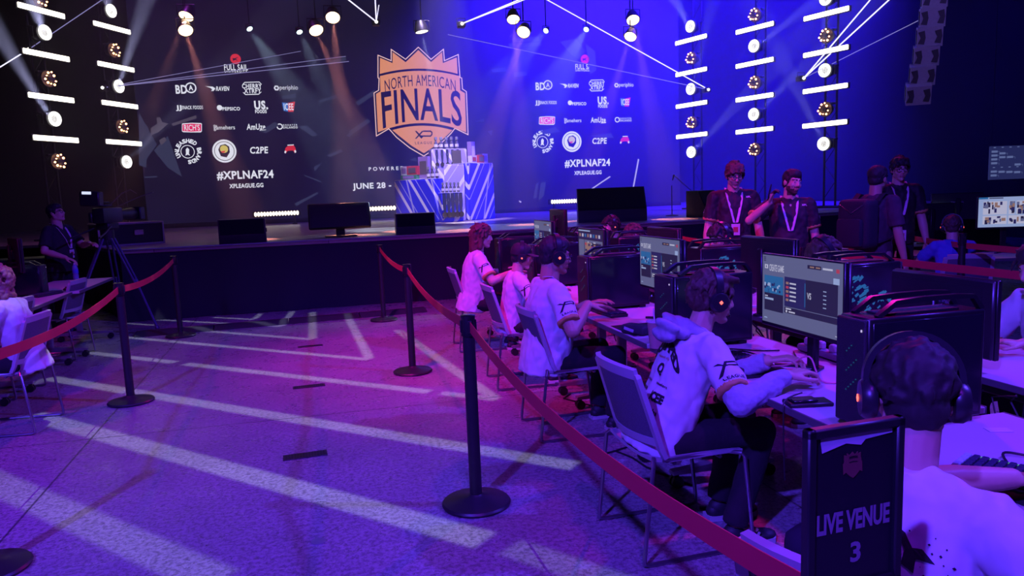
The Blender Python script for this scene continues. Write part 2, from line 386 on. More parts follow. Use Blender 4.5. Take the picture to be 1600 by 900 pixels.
def line(mb, s, x0, x1, yc, h, bold=0.03, shear=0.0, lift=0.0, warp=None, space=1.0):
    bold *= 0.62; space = space * (1 + bold * 3.2)
    """lettering from pixel x0 to x1, centred on row yc, h pixels tall, standing on the screen"""
    a = S(x0, yc, lift); c = S(x1, yc, lift); hh = h / 47.5
    return put_text(mb, s, (a.x, a.y, (a.z + c.z) / 2 - hh / 2), U, V, c.x - a.x, hh, bold, shear, warp, space)
# one block of sponsor marks; every mark is a part, the second block repeats them further right
sponsors = []
def logo(fn, mats):
    b = MB(); fn(b); o = b.build('sponsor_logo', mats, led, smooth=False); sponsors.append(o)
def _fs(b):
    b.mat(1); disc(b, 368, 92, 6.5, 0); b.mat(2); poly(b, [(363.5, 90.5), (366, 91.2), (372.8, 88.8), (368.5, 92), (372, 95.5), (367.5, 93.3), (364, 95)], 0.006)
    b.mat(0); line(b, 'FULL SAIL', 350, 387, 105, 7.6, 0.035); line(b, 'UNIVERSITY', 350.5, 386.5, 111.6, 2.8, 0.03, space=1.3)
logo(_fs, [LW, LRED, LDK])
def _bda(b): line(b, 'BD', 274, 292, 139.5, 11, 0.05); disc(b, 298, 137, 6.8, 0, inner=5.2); line(b, 'A', 294.5, 301.5, 137, 6.5, 0.05)
logo(_bda, [LW])
def _rav(b): line(b, 'RAVEN', 337, 358.5, 138.3, 5.8, 0.05, 0.25); poly(b, [(320, 134.5), (332, 135.2), (336.5, 138), (333.5, 142), (329.5, 142.3), (331.5, 139.5), (328, 137)], 0)
logo(_rav, [LW])
def _che(b):
    line(b, 'CHERRY', 378, 409, 134.4, 6, 0.04); line(b, 'XTRFY', 381, 408, 141.8, 6, 0.04)
    for q in ([(382, 128), (405, 127.4), (409, 131.5), (408, 132), (404.6, 128.6), (382.6, 129.2), (379.4, 132.2), (378.6, 131.8)], [(379, 144.2), (380.2, 144), (384, 147), (403.8, 146.4), (407.6, 143.2), (408.6, 143.6), (404.2, 147.7), (383.4, 148.3)]): poly(b, q, 0)
logo(_che, [LW])
def _per(b): line(b, 'periphio', 437, 465.5, 137.5, 7.6, 0.012); disc(b, 432, 137.4, 3.6, 0, 6); b.mat(1); disc(b, 432, 137.4, 1.6, 0.005, 6)
logo(_per, [LW, LDK])
def _jj(b): line(b, 'JJ', 274.5, 283.5, 168.8, 7.5, 0.05); line(b, 'SNACK FOODS', 284, 317, 167.8, 4.6, 0.03)
logo(_jj, [LW])
def _pep(b): line(b, 'PEPSICO', 347.5, 375, 169.8, 4.6, 0.05); disc(b, 343, 168.2, 3.4, 0)
logo(_pep, [LW])
def _usf(b): line(b, 'US.', 397, 418.5, 164, 11.5, 0.07); line(b, 'FOODS', 398.5, 416.5, 174, 4.8, 0.06)
logo(_usf, [LW])
def _ice(b):
    b.mat(1); poly(b, [(440.5, 160), (450, 160.8), (450, 174.5), (443, 173)], 0); b.mat(2); poly(b, [(450, 160.8), (461, 158.5), (458.5, 174.5), (450, 174.5)], 0)
    b.mat(0); line(b, 'ICEE', 443.5, 458.5, 166.8, 9, 0.03, lift=0.006)
logo(_ice, [LW, LBLU, LRED])
def _ric(b):
    b.mat(0); poly(b, [(284, 193.5), (286, 192.6), (300, 191.8), (313.5, 192.2), (315.3, 193.2), (315.3, 205), (313.5, 206.8), (299, 206.8), (286, 206.4), (284, 205)], 0)
    b.mat(1); poly(b, [(285, 194.5), (299, 193), (314.2, 194), (314.2, 204.6), (299, 205.6), (285, 204.6)], 0.005)
    b.mat(0); line(b, "RICH'S", 287.5, 312, 199.3, 7.6, 0.02, lift=0.01)
logo(_ric, [LW, LPK])
def _gam(b): line(b, 'the', 333, 339, 196.2, 3, 0.02); line(b, 'gamehers', 333.5, 367, 200, 7, 0.01)
logo(_gam, [LW])
def _amu(b): line(b, 'AmUze', 385, 414.5, 198, 8, 0.04, 0.1); poly(b, [(406, 203), (416, 202), (415, 203.3), (405, 204.2)], 0)
logo(_amu, [LW])
def _orl(b): disc(b, 437, 197.6, 4, 0, inner=2.6); line(b, 'GREATER', 442, 464.5, 195.2, 2.2, 0.03, space=1.6); line(b, 'ORLANDO', 442, 465, 199, 2.9, 0.04, space=1.2)
logo(_orl, [LW])
def _unl(b):
    c = S(294, 236.5)
    for i, ch in enumerate('UNLEASHED BRANDS'):
        if ch == ' ': continue
        a = R(205 - i * 19.5); rad = 13.2 / 47.5; u = Vector((math.sin(a), 0, -math.cos(a))); w = Vector((math.cos(a), 0, math.sin(a)))
        put_text(b, ch, c + w * (rad - 0.05) - u * 0.045, u, w, 0.09, 0.115, 0.05)
    disc(b, 293, 237, 8.6, 0, inner=7.7); poly(b, [(292.5, 230.5), (295.5, 233.5), (295, 240), (297, 243), (293, 241.5), (289.5, 243), (290.5, 239.5), (290, 233.5)], 0)
logo(_unl, [LW])
def _bad(b):
    b.mat(0); disc(b, 350.5, 236, 15, 0, inner=12.6); disc(b, 350.5, 236, 11.8, 0)
    b.mat(1); poly(b, [(341, 234), (344, 227), (352, 225), (358, 229), (359, 238), (354, 246), (345, 244)], 0.006)
    b.mat(2); disc(b, 350, 233, 5, 0.012); b.mat(3); poly(b, [(345, 236.5), (352, 235.5), (351, 238), (347, 239)], 0.018)
logo(_bad, [LW, LDK, LYE, LRED])
def _cpe(b): line(b, 'C2PE', 390.5, 419, 234.5, 9, 0.045, 0.1)
logo(_cpe, [LW])
def _pad(b):
    b.mat(1); poly(b, [(449, 228.5), (459, 227), (461.5, 231), (463, 238), (460.5, 239), (457.5, 235), (449.5, 235.6), (446.5, 239.6), (444.2, 238.8), (446, 231)], 0)
    b.mat(0); poly(b, [(449, 226.2), (459, 225.6), (459, 227), (449, 227.6)], 0.003); poly(b, [(446.5, 239.6), (444.2, 238.8), (445, 235.5), (447.5, 235.8)], 0.006); poly(b, [(460.5, 239), (463, 238), (462, 234.5), (459.6, 234.9)], 0.006)
logo(_pad, [LW, LRED])
def _tag(b): line(b, '#XPLNAF24', 338.5, 427.5, 273.5, 12, 0.05)
logo(_tag, [LW])
def _url(b): line(b, 'XPLEAGUE.GG', 358, 411.5, 290, 5.8, 0.045)
logo(_url, [LW])
DXS = at_y(914, 97, SY).x - at_y(368, 97, SY).x
for o in list(sponsors):
    c = o.copy(); COL.objects.link(c); c.parent = led; c.location = (DXS, 0, 0.05)
# the crest
cz = lambda x, y: (540 + x / 2.903, 60 + y / 2.903)
OUT = [(145, 73), (205, 98), (205, 46), (272, 92), (330, 37), (388, 92), (446, 45), (450, 98), (513, 70), (521, 176), (529, 178), (532, 228), (550, 240), (558, 440), (497, 410), (480, 432), (420, 492), (355, 536), (290, 498), (230, 450), (196, 412), (138, 446), (127, 246), (148, 234), (150, 182), (145, 180)]
def shrink(pts, k):
    n = len(pts); out = []
    for i in range(n):
        (ax, ay), (bx, by), (cx_, cy_) = pts[i - 1], pts[i], pts[(i + 1) % n]
        d1 = Vector((bx - ax, by - ay)).normalized(); d2 = Vector((cx_ - bx, cy_ - by)).normalized()
        n1 = Vector((-d1.y, d1.x)); n2 = Vector((-d2.y, d2.x)); m = n1 + n2
        m = m.normalized() if m.length > 0.1 else n1; q = k / max(0.45, m.dot(n1)); out.append((bx + m.x * q, by + m.y * q))
    return out
b = MB(); b.mat(0); poly(b, [cz(*p) for p in OUT], 0.004)
b.mat(1); poly(b, [cz(*p) for p in shrink(OUT, 4)], 0.010)
arc = lambda y0, sag, x0, x1, n=14: [(x0 + (x1 - x0) * i / n, y0 + sag * ((2 * i / n - 1) ** 2)) for i in range(n + 1)]
b.mat(2)
poly(b, [cz(*p) for p in [(156, 88), (213, 112), (213, 62), (272, 108), (330, 53), (388, 107), (438, 62), (441, 112), (504, 86), (508, 158)] + list(reversed(arc(137, 24, 155, 508)))], 0.016)
poly(b, [cz(*p) for p in arc(147, 24, 156, 517) + [(520, 236), (541, 248), (547, 424)] + list(reversed(arc(384, 42, 147, 547))) + [(138, 252), (158, 240)]], 0.016)
poly(b, [cz(*p) for p in arc(396, 20, 212, 484) + [(468, 432), (412, 483), (355, 521), (298, 486), (240, 440)]], 0.016)
b.mat(1)
wN = lambda x, y: (x, y - 0.5 * (2 * x - 1) ** 2)
line(b, 'NORTH AMERICAN', *[540 + v / 2.903 for v in (176, 498)], 60 + 190 / 2.903, 44 / 2.903, 0.0, lift=0.022, warp=wN, space=1.06)
def wF(x, y):
    q = (2 * x - 1) ** 2; return (x, y * (1 + 0.14 * q) - 0.25 * q)
line(b, 'FINALS', *[540 + v / 2.903 for v in (163, 524)], 60 + 299 / 2.903, 128 / 2.903, 0.02, lift=0.022, warp=wF)
# a crossed stroke and a loop above the word LEAGUE
poly(b, [cz(*p) for p in [(314, 420), (322, 420), (342, 440), (384, 440), (389, 434), (389, 428), (384, 424), (352, 424), (352, 418), (386, 418), (394, 425), (394, 437), (386, 446), (352, 446), (344, 455), (338, 449)]], 0.022)
poly(b, [cz(*p) for p in [(346, 420), (354, 420), (322, 455), (314, 455)]], 0.022)
line(b, 'LEAGUE', *[540 + v / 2.903 for v in (315, 392)], 60 + 474 / 2.903, 10 / 2.903, 0.02, lift=0.022, space=1.4)
b.build('crest', [LPALE, LDK, LOR], led, smooth=False)
b = MB(); line(b, 'POWERED BY', 576, 652, 263, 5, 0.03, space=1.5); line(b, 'FULL SAIL', 657, 757, 262, 6, 0.04, space=1.3); b.build('caption_lettering', LW, led, smooth=False)
b = MB(); line(b, 'JUNE 28 - 30', 551, 630, 291, 10.5, 0.045); b.build('date_lettering', LW, led, smooth=False)
# broken shards of the graphic
b = MB()
for q in ([(217, 176), (245, 226), (222, 258)], [(240, 235), (262, 212), (284, 276), (262, 262)], [(217, 180), (232, 200), (228, 262), (217, 258)], [(225, 276), (245, 275), (245, 277), (226, 278)], [(260, 152), (278, 164), (270, 160)],
          [(405, 205), (430, 190), (436, 196), (416, 208)], [(465, 197), (480, 196), (497, 211), (488, 213)], [(498, 157), (525, 148), (527, 153), (500, 160)], [(541, 212), (560, 196), (561, 199), (546, 214)], [(510, 243), (533, 233), (536, 237), (515, 245)], [(490, 261), (504, 253), (492, 268)], [(475, 273), (502, 283), (501, 285), (476, 275)], [(460, 318), (496, 300), (497, 303), (463, 322)], [(545, 205), (575, 185), (579, 190), (550, 210)],
          [(440, 150), (462, 146), (463, 152), (441, 155)], [(512, 97), (540, 88), (541, 94), (514, 101)], [(555, 160), (585, 140), (587, 147), (560, 165)], [(640, 250), (650, 246), (652, 252)], [(768, 108), (790, 105), (792, 111), (770, 113)], [(800, 60), (842, 57), (843, 64), (802, 66)], [(795, 68), (845, 66), (846, 71), (797, 74)], [(875, 65), (900, 60), (915, 80), (905, 92), (893, 85)], [(915, 68), (930, 80), (932, 110), (922, 116)], [(803, 113), (823, 112), (824, 118), (804, 120)],
          [(845, 205), (868, 198), (876, 206), (850, 210)], [(838, 287), (842, 285), (838, 309), (833, 311)], [(845, 286), (853, 284), (850, 306), (842, 313)], [(920, 212), (955, 208), (960, 216), (935, 214)], [(1050, 270), (1060, 276), (1056, 280)], [(742, 190), (756, 185), (757, 190)], [(762, 205), (770, 203), (768, 212)]): poly(b, q, 0.0)
b.mat(1)
for q in ([(235, 200), (250, 190), (263, 193), (248, 206), (236, 211)], [(244, 184), (250, 183), (254, 192), (246, 196)], [(268, 193), (306, 180), (307, 185), (270, 197)], [(248, 219), (257, 214), (260, 219), (252, 227)]): poly(b, q, 0.004)
b.mat(2)
for q in ([(907, 306), (953, 275), (954.5, 276.5), (908, 307.5)], [(984, 319), (997, 248), (999, 249), (986, 319)], [(811, 313), (815, 315), (814, 317), (811, 315)], [(828.5, 326), (831, 325.5), (830.5, 328)]): poly(b, q, 0.004)
b.build('shard_graphic', [LGR, LGR2, glow('led_line', (0.6, 0.55, 0.75), 0.8)], led, smooth=False)
# ------------------------------------------------------------------ things on and over the stage
WHT = glow('lamp_white', (1.0, 0.97, 0.9), 2.2); WARMW = glow('lamp_warm', (1.0, 0.62, 0.34), 7.0); ORG = glow('lamp_amber', (1.0, 0.42, 0.16), 9.0); COOLW = glow('lamp_cool', (0.62, 0.85, 0.9), 3.0)
BARW = glow('tube_light', (1.0, 0.94, 0.78), 3.5)
BEAM = glow('laser_light', (0.75, 0.72, 1.0), 1.6); BEAMF = glow('laser_light_faint', (0.42, 0.38, 0.85), 0.55)

def make_bar(L):
    t = thing('light_bar', 'white light bar', 'light bar')
    MB().box((0, 0.035, 0), (L + 0.05, 0.05, 0.13), 0.008).build('housing', BLKPL, t)
    MB().box((0, 0, 0), (L, 0.035, 0.10), 0.012).build('diffuser', BARW, t)
    MB().box((-0.2, 0.085, 0), (0.05, 0.06, 0.09), 0.006).box((0.2, 0.085, 0), (0.05, 0.06, 0.09), 0.006).build('clamp', BLACK, t)
    return t
def make_ring():
    t = thing('ring_light', 'ring light', 'stage light')
    prof = [(0.098, 0.0), (0.14, 0.0), (0.145, 0.015), (0.14, 0.03), (0.098, 0.03), (0.094, 0.015), (0.098, 0.0)]
    q = Matrix.Rotation(R(90), 3, 'X')
    MB().lathe(prof, (0, 0, 0), 28, q).build('lamp_ring', WHT, t)
    MB().lathe([(0.02, -0.035), (0.15, -0.035), (0.155, -0.1), (0.11, -0.22), (0.03, -0.24)], (0, 0, 0), 24, Matrix.Rotation(R(90), 3, 'X') @ Matrix.Identity(3)).build('lamp_head', BLKPL, t)
    MB().lathe([(0.0, 0.0), (0.07, 0.0), (0.075, -0.02), (0.0, -0.025)], (0, 0, 0), 20, q).build('lens', mat('lens', (0.05, 0.05, 0.09), 0.08, spec=0.9), t)
    MB().box((-0.17, 0.12, 0), (0.02, 0.06, 0.2), 0.004).box((0.17, 0.12, 0), (0.02, 0.06, 0.2), 0.004).box((0, 0.2, 0.1), (0.36, 0.1, 0.05), 0.01).build('yoke', BLACK, t)
    return t
def make_cluster():
    t = thing('amber_lamp', 'amber cluster lamp', 'stage light')
    q = Matrix.Rotation(R(90), 3, 'X')
    lh = MB().lathe([(0.0, -0.03), (0.16, -0.03), (0.165, -0.06), (0.1, -0.2), (0.0, -0.22)], (0, 0, 0), 24, q).build('lamp_head', BLKPL, t)
    for k in range(9):
        b = MB(); a = 2 * PI * k / 9.6 + 0.7; r = 0.10 + 0.03 * ((k * 5) % 3) / 2; s_ = (0.024, 0.016, 0.022, 0.012, 0.020, 0.024, 0.013, 0.022, 0.016)[k]; b.ell((r * math.cos(a), -0.03, r * math.sin(a)), (s_, 0.02, s_), 10, 6); b.build('bulb', ORG, lh)
    MB().box((0, 0.14, 0.12), (0.3, 0.1, 0.05), 0.01).build('yoke', BLACK, t)
    MB().lathe([(0.0, -0.0), (0.035, 0.0), (0.045, -0.03), (0.0, -0.03)], (0, -0.01, 0), 16, q).build('hub', BLKPL, t)
    return t
towers = {}
def tower(key, where, spec, d, vp, flip, L):
    """spec: list of (kind, px, py); every lamp hangs on one leaning plane at depth d"""
    dr = ray(*vp); ang = math.atan2(dr.y, dr.x)
    if flip: ang += PI
    cnt = {'bar': 0, 'ring': 0, 'amber': 0}; tot = {k: sum(1 for q in spec if q[0] == k) for k in cnt}
    names = {'bar': 'white light bar', 'ring': 'white ring light', 'amber': 'amber cluster lamp'}
    pos = [at_d(x, y, d) for _, x, y in spec]
    cx_ = sum(p.x for p in pos) / len(pos); cy_ = sum(p.y for p in pos) / len(pos)
    for (k, x, y), p in zip(spec, pos):
        i = cnt[k]; cnt[k] += 1; base = proto[k]
        o = dup(base, (cx_, cy_, p.z), ang, '%s %s %s' % (ORD[i] if tot[k] > 1 else 'only', names[k], where), {'bar': 'light bars of the stage towers', 'ring': 'ring lights of the stage towers', 'amber': 'amber lamps of the stage towers'}[k])
        if k == 'bar': o.scale = (L, 1, 1)
    t = thing('truss_tower', 'dark truss tower holding lamps ' + where, 'truss', (cx_, cy_, STZ), ang)
    for sx in (-0.14, 0.14): MB().cyl((sx, 0.24, 0.02), (sx, 0.24, 9.6), 0.024, n=8).build('pole', BLACK, t)
    MB().tube([((-0.14, 0.14)[i % 2], 0.24, 0.2 + i * 0.38) for i in range(24)], 0.01, 5).build('brace', BLACK, t); MB().box((0, 0.24, 0.02), (0.7, 0.5, 0.04), 0.01).build('base_plate', BLACK, t)
proto = {'bar': make_bar(1.0), 'ring': make_ring(), 'amber': make_cluster()}
tower('A', 'in the smoky outermost lamp column', [('amber', 68, 2), ('bar', 70, 20), ('ring', 68, 53), ('bar', 76, 87), ('amber', 75, 123), ('bar', 83, 152), ('ring', 80, 185), ('bar', 88, 216), ('amber', 90, 251)], 14.4, (1120, 300), False, 1.04)
tower('B', 'in the lamp column beside the first sponsor block', [('ring', 172, 21), ('bar', 179, 46), ('amber', 177, 80), ('bar', 184, 105), ('ring', 185, 135), ('bar', 189, 163), ('amber', 190, 197), ('bar', 194, 222), ('ring', 198, 252)], 16.6, (1120, 300), False, 1.05)
tower('C', 'in the blue-lit column nearest the screen', [('ring', 1078, 44), ('bar', 1078, 64), ('amber', 1080, 92), ('bar', 1079, 113), ('ring', 1081, 139), ('bar', 1078, 163), ('amber', 1081, 191), ('bar', 1079, 211), ('ring', 1082, 237)], 18.6, (37, 312), True, 1.04)
tower('D', 'in the middle blue-lit column', [('amber', 1179, 26), ('bar', 1176, 46), ('ring', 1181, 73), ('bar', 1176, 99), ('amber', 1178, 129), ('bar', 1177, 152), ('ring', 1180, 178), ('bar', 1177, 203), ('amber', 1179, 233)], 17.2, (37, 312), True, 1.06)
tower('E', 'in the blue-lit column nearest the hanging speakers', [('ring', 1292, 1), ('bar', 1289, 24), ('amber', 1291, 57), ('bar', 1288, 81), ('ring', 1288, 110), ('bar', 1287, 138), ('amber', 1290, 170), ('bar', 1287, 193), ('ring', 1287, 224)], 15.9, (37, 312), True, 1.07)
for k in proto.values():
    for ch in list(k.children_recursive): bpy.data.objects.remove(ch)
    bpy.data.objects.remove(k)

# overhead truss and the wash lamps on it
tr = thing('lighting_truss', 'dark horizontal truss above the stage carrying the round lamps', 'truss', (3, 16, 6.9))
for dz in (0, 0.35):
    for dy in (0, 0.35): MB().cyl((-9, dy, dz), (9, dy, dz), 0.025, n=8).build('chord', BLACK, tr)
for dy in (0, 0.35): MB().tube([(-9 + i * 0.2, dy, 0.35 * (i % 2)) for i in range(91)], 0.01, 5).build('lacing', BLACK, tr)
for x in (-6, 0, 6): MB().cyl((x, 0.17, 0.3), (x, 0.17, 5.1), 0.012, n=6).build('hanging_chain', BLACK, tr)
def par(px, py, rpx, y, target, m, label, group, color, watts, deg):
    p = at_y(px, py, y); t = thing('wash_lamp', label, 'stage light', p, 0, group)
    r = rpx * (y / 1.03) / FPX; q = (Vector(target) - p).to_track_quat('Z', 'Y').to_matrix()
    MB().lathe([(r * 0.3, -r * 1.7), (r * 0.75, -r * 1.5), (r * 1.02, -r * 0.6), (r * 1.1, 0.0), (r * 1.1, r * 0.12), (r * 1.0, r * 0.12), (r * 1.0, -r * 0.1), (0.0, -r * 0.12)], (0, 0, 0), 24, q).build('lamp_can', BLKPL, t)
    MB().lathe([(0.0, 0.0), (r * 0.98, 0.0), (r * 0.98, r * 0.05), (r * 0.6, r * 0.12), (0.0, r * 0.14)], (0, 0, 0), 24, q).build('lens', m, t)
    top = max(0.25, 6.9 - p.z)
    MB().tube([(-r * 1.2, 0, 0), (-r * 1.2, 0, r * 1.6), (r * 1.2, 0, r * 1.6), (r * 1.2, 0, 0)], 0.012, 6).cyl((0, 0, r * 1.6), (0, 0.0, top), 0.014, n=6).build('hanger', BLACK, t)
    if watts: spot('wash_lamp_light', p + (Vector(target) - p).normalized() * (r * 0.5), target, color, watts, deg, 0.6, 0.04)
par(291, 25, 10, 16, (-3.6, 13.5, STZ), WARMW, 'upper of two warm round lamps above the first sponsor block', 'warm wash lamps over the stage', WARM, 5292, 9.5)
par(290, 47, 10, 16, (-1.2, 12.6, STZ), WARMW, 'lower of two warm round lamps above the first sponsor block', 'warm wash lamps over the stage', WARM, 5292, 9.5)
par(520, 27, 10.5, 16, (0.4, 12.3, STZ), WARMW, 'higher warm round lamp of the pair left of the crest tip', 'warm wash lamps over the stage', WARM, 5292, 9.5)
par(494, 47, 10.5, 16, (1.3, 13.0, STZ), WARMW, 'lower warm round lamp of the pair left of the crest tip', 'warm wash lamps over the stage', WARM, 5292, 9.5)
par(659, 49, 10, 16, (2.75, 15.7, 1.4), WHT, 'single white round lamp straight above the gold crest', None, WHITE, 3500, 12)
par(802, 30, 10, 16, (3.6, 13.2, STZ), WARMW, 'higher tilted warm lamp of the pair right of the crest tip', 'warm wash lamps over the stage', WARM, 4116, 9.5)
par(818, 50, 10.5, 16, (2.2, 12.2, STZ), WARMW, 'lower bright warm lamp of the pair right of the crest tip', 'warm wash lamps over the stage', WARM, 5292, 9.5)
par(989, 31, 10.5, 16, (6.2, 12.5, STZ), WARMW, 'upper of two warm lamps between the screen and the blue-lit towers', 'warm wash lamps over the stage', WARM, 4116, 9.5)
par(985, 57, 10, 16, (4.6, 13.6, STZ), WARMW, 'lower tilted warm lamp between the screen and the blue-lit towers', 'warm wash lamps over the stage', WARM, 3528, 9.5)
par(390, 45, 4.5, 17, at_y(470, 160, 15.9), COOLW, 'small pale lamp over the first sponsor block, further from the crest', 'small pale lamps over the stage', (0.5, 0.65, 0.9), 1820, 22)
par(468, 50, 4.5, 17, at_y(520, 160, 15.9), COOLW, 'small pale lamp just beside the warm pair left of the crest', 'small pale lamps over the stage', (0.5, 0.65, 0.9), 980, 22)
par(853, 48, 4.5, 17, at_y(800, 110, 15.9), COOLW, 'small pale lamp just right of the lower bright warm lamp', 'small pale lamps over the stage', (0.5, 0.65, 0.9), 980, 22)
par(916, 46, 4.5, 17, at_y(880, 110, 15.9), COOLW, 'small pale lamp directly over the second sponsor block', 'small pale lamps over the stage', (0.5, 0.65, 0.9), 1820, 22)
# white shafts that rise from the ring lights of the towers
def shaft(px, py, d, tx, ty, td, watts=170, deg=9): spot('ring_light_beam', at_d(px, py, d - 0.5), at_d(tx, ty, td - 0.6), (0.62, 0.62, 1.0), watts * 22, deg, 0.5, 0.05)
for q in ((80, 185, 14.4, 12, 75, 13.5, 600, 11), (68, 53, 14.4, 45, -20, 13, 420, 12), (172, 21, 16.6, 160, -30, 15, 240, 11), (185, 135, 16.6, 225, 10, 16, 480, 11), (198, 252, 16.6, 262, 190, 16, 90, 9),
          (1078, 44, 18.6, 1050, -10, 17, 160, 10), (1081, 139, 18.6, 1110, 20, 18, 160, 10), (1082, 237, 18.6, 1150, 165, 17, 160, 9), (1180, 178, 17.2, 1245, 115, 16, 160, 9), (1181, 73, 17.2, 1250, 20, 16, 160, 9), (1288, 110, 15.9, 1290, 0, 15, 130, 10), (1287, 224, 15.9, 1240, 130, 15, 160, 9)): shaft(*q)

# lasers: the little projectors and the lines they draw through the haze
def laser(px, py, d, label, ends):
    p = at_d(px, py, d); t = thing('laser_projector', label, 'laser', p)
    MB().box((0, 0.10, 0), (0.16, 0.18, 0.12), 0.015).build('housing', BLKPL, t)
    MB().ell((0, 0, 0), 0.035, 10, 6).build('lens', WHT, t)
    MB().tube([(-0.09, 0.1, 0), (-0.09, 0.1, 0.13), (0.09, 0.1, 0.13), (0.09, 0.1, 0)], 0.008, 6).build('bracket', BLACK, t)
    for ex, ey, ed, r, m in ends:
        b = MB(); b.tube([(0, 0, 0), at_d(ex, ey, ed) - p], r, 6, cap=False); b.build('laser_beam', m, t)
laser(588, 34, 15.5, 'laser projector with two beams going up, above the crest', [(541, -3, 15, .013, BEAM), (586, -5, 15, .013, BEAM), (592, 8, 15, .008, BEAM)])
laser(722, 37, 15.5, 'laser projector right of the white lamp shooting up to the roof', [(820, -4, 15, .013, BEAM), (828, -4, 14.9, .010, BEAM)])
laser(1107, 140, 18, 'laser projector beside the lamp column nearest the crest screen', [(850, -3, 19, .014, BEAM), (700, 54, 20, .009, BEAMF)])
laser(1256, 122, 16, 'laser projector beside the lamp column nearest the hanging speakers', [(1362, -3, 15.5, .016, BEAM), (1392, -3, 15.3, .016, BEAM), (1465, 17, 15.6, .009, BEAMF)])
laser(160, 137, 16.4, 'laser projector beside the inner lamp column, beams crossing the sponsor names', [(545, 96, 20, .010, BEAMF), (540, 88, 20, .008, BEAMF), (470, 80, 20, .007, BEAMF)])
laser(45, 77, 14.6, 'laser projector in the outer lamp column, beam running out of view', [(-5, 108, 14.2, .012, BEAM), (165, -4, 15, .009, BEAMF)])

# rows of round floor lamps under the screen
def floor_bar(x0, y0, x1, y1, yy, label, n=15):
    a = at_y(x0, y0, yy); c = at_y(x1, y1, yy); L = c.x - a.x
    t = thing('floor_light_bar', label, 'light bar', ((a.x + c.x) / 2, yy, STZ), 0, 'floor light bars under the screen')
    zc = (a.z + c.z) / 2 - STZ
    MB().box((0, 0.07, zc), (L + 0.1, 0.1, 0.15), 0.01).build('housing', BLKPL, t)
    for sx in (-L / 2 + 0.12, L / 2 - 0.12): MB().box((sx, 0.07, zc / 2 - 0.03), (0.06, 0.08, zc - 0.06), 0.006).box((sx, 0.05, 0.012), (0.12, 0.3, 0.024), 0.006).build('stand', BLACK, t)
    fl = glow('floor_lamp', (1.0, 0.86, 0.7), 3.0)
    for i in range(n): MB().ell((-L / 2 + L * (i + 0.5) / n, 0.0, zc), (L / n * 0.47, 0.03, 0.06), 10, 6).build('lamp', fl, t)
    spot('floor_bar_light', ((a.x + c.x) / 2, yy - 0.1, STZ + zc + 0.1), ((a.x + c.x) / 2, yy - 0.9, 7), (0.75, 0.40, 0.5), 230, 34, 0.8, 0.3)
floor_bar(397, 335.5, 467, 332, 20.6, 'row of round white floor lamps under the first sponsor block')
floor_bar(556, 328, 642, 323, 20.6, 'row of round white floor lamps partly behind the prize display', 18)
floor_bar(861, 316.5, 918, 312, 20.6, 'row of round white floor lamps under the second sponsor block')

# stage monitors
def wedge(px, py, w, h, d, rz, label, m=BLKPL, tilt=0.5, y=11.75):
    p = at_y(px, py, y); t = thing('stage_monitor', label, 'speaker', (p.x, y, STZ), rz, 'stage monitor speakers')
    prof = [(-d / 2, 0), (d / 2, 0), (d / 2, h), (-d / 2 + d * tilt, h), (-d / 2, h * 0.35)] if tilt else [(-d / 2, 0), (d / 2, 0), (d / 2, h), (-d / 2, h)]
    MB().prism(prof, (-w / 2, 0, 0), (0, 1, 0), (0, 0, 1), (w, 0, 0)).build('cabinet', m, t, smooth=False)
    dv = Vector((0, d * tilt, h * 0.65)) if tilt else Vector((0, 0, h)); nv = Vector((0, -dv.z, dv.y)).normalized()
    o = Vector((-w / 2 + 0.02, -d / 2, h * 0.35 if tilt else 0)) + dv * 0.05
    MB().prism([(0, 0), (w - 0.04, 0), (w - 0.04, 0.9), (0, 0.9)], o, (1, 0, 0), dv, nv * 0.012).build('grille', mat('speaker_grille', (0.010, 0.010, 0.016), 0.9, bump=0.4, scale=400, spec=0.2), t, smooth=False)
    MB().box((w / 2 + 0.006, 0, h * 0.5), (0.012, 0.12, 0.06), 0.004).build('handle', BLACK, t)
    return t
wedge(381, 380, 0.66, 0.36, 0.42, 0.06, 'blue-lit stage monitor at the stage edge nearest the camera operator', tilt=0.1)
wedge(649, 366, 0.62, 0.33, 0.42, -0.05, 'black stage monitor standing in front of the prize display', tilt=0.1, y=11.9)
wedge(955, 349, 1.25, 0.62, 0.7, -0.3, 'large slanted black stage monitor behind the gaming desks', tilt=0.55, y=13.0)
wedge(1100, 338, 0.5, 0.5, 0.45, 0.4, 'small slanted stage monitor beside the microphone stand', tilt=0.4, y=12.9)
# a confidence display lying back on its stand
p = at_y(533, 372, 12.2)
t = thing('confidence_monitor', 'large black display tilted back on a low stand at the stage edge', 'monitor', (p.x, 12.2, STZ), 0.02)
q = Euler((R(-12), 0, 0))
MB().box((0, 0.05, 0.33), (0.98, 0.07, 0.42), 0.02, q).build('housing', BLKPL, t)
MB().box((0, 0.005, 0.33), (0.9, 0.012, 0.36), 0.004, q).build('rear_cover', mat('rear_cover', (0.02, 0.02, 0.03), 0.5), t)
MB().box((0, 0.08, 0.07), (0.14, 0.05, 0.14), 0.01).build('neck', BLACK, t)
MB().box((0, 0.05, 0.01), (0.5, 0.34, 0.02), 0.008).build('foot', BLACK, t)
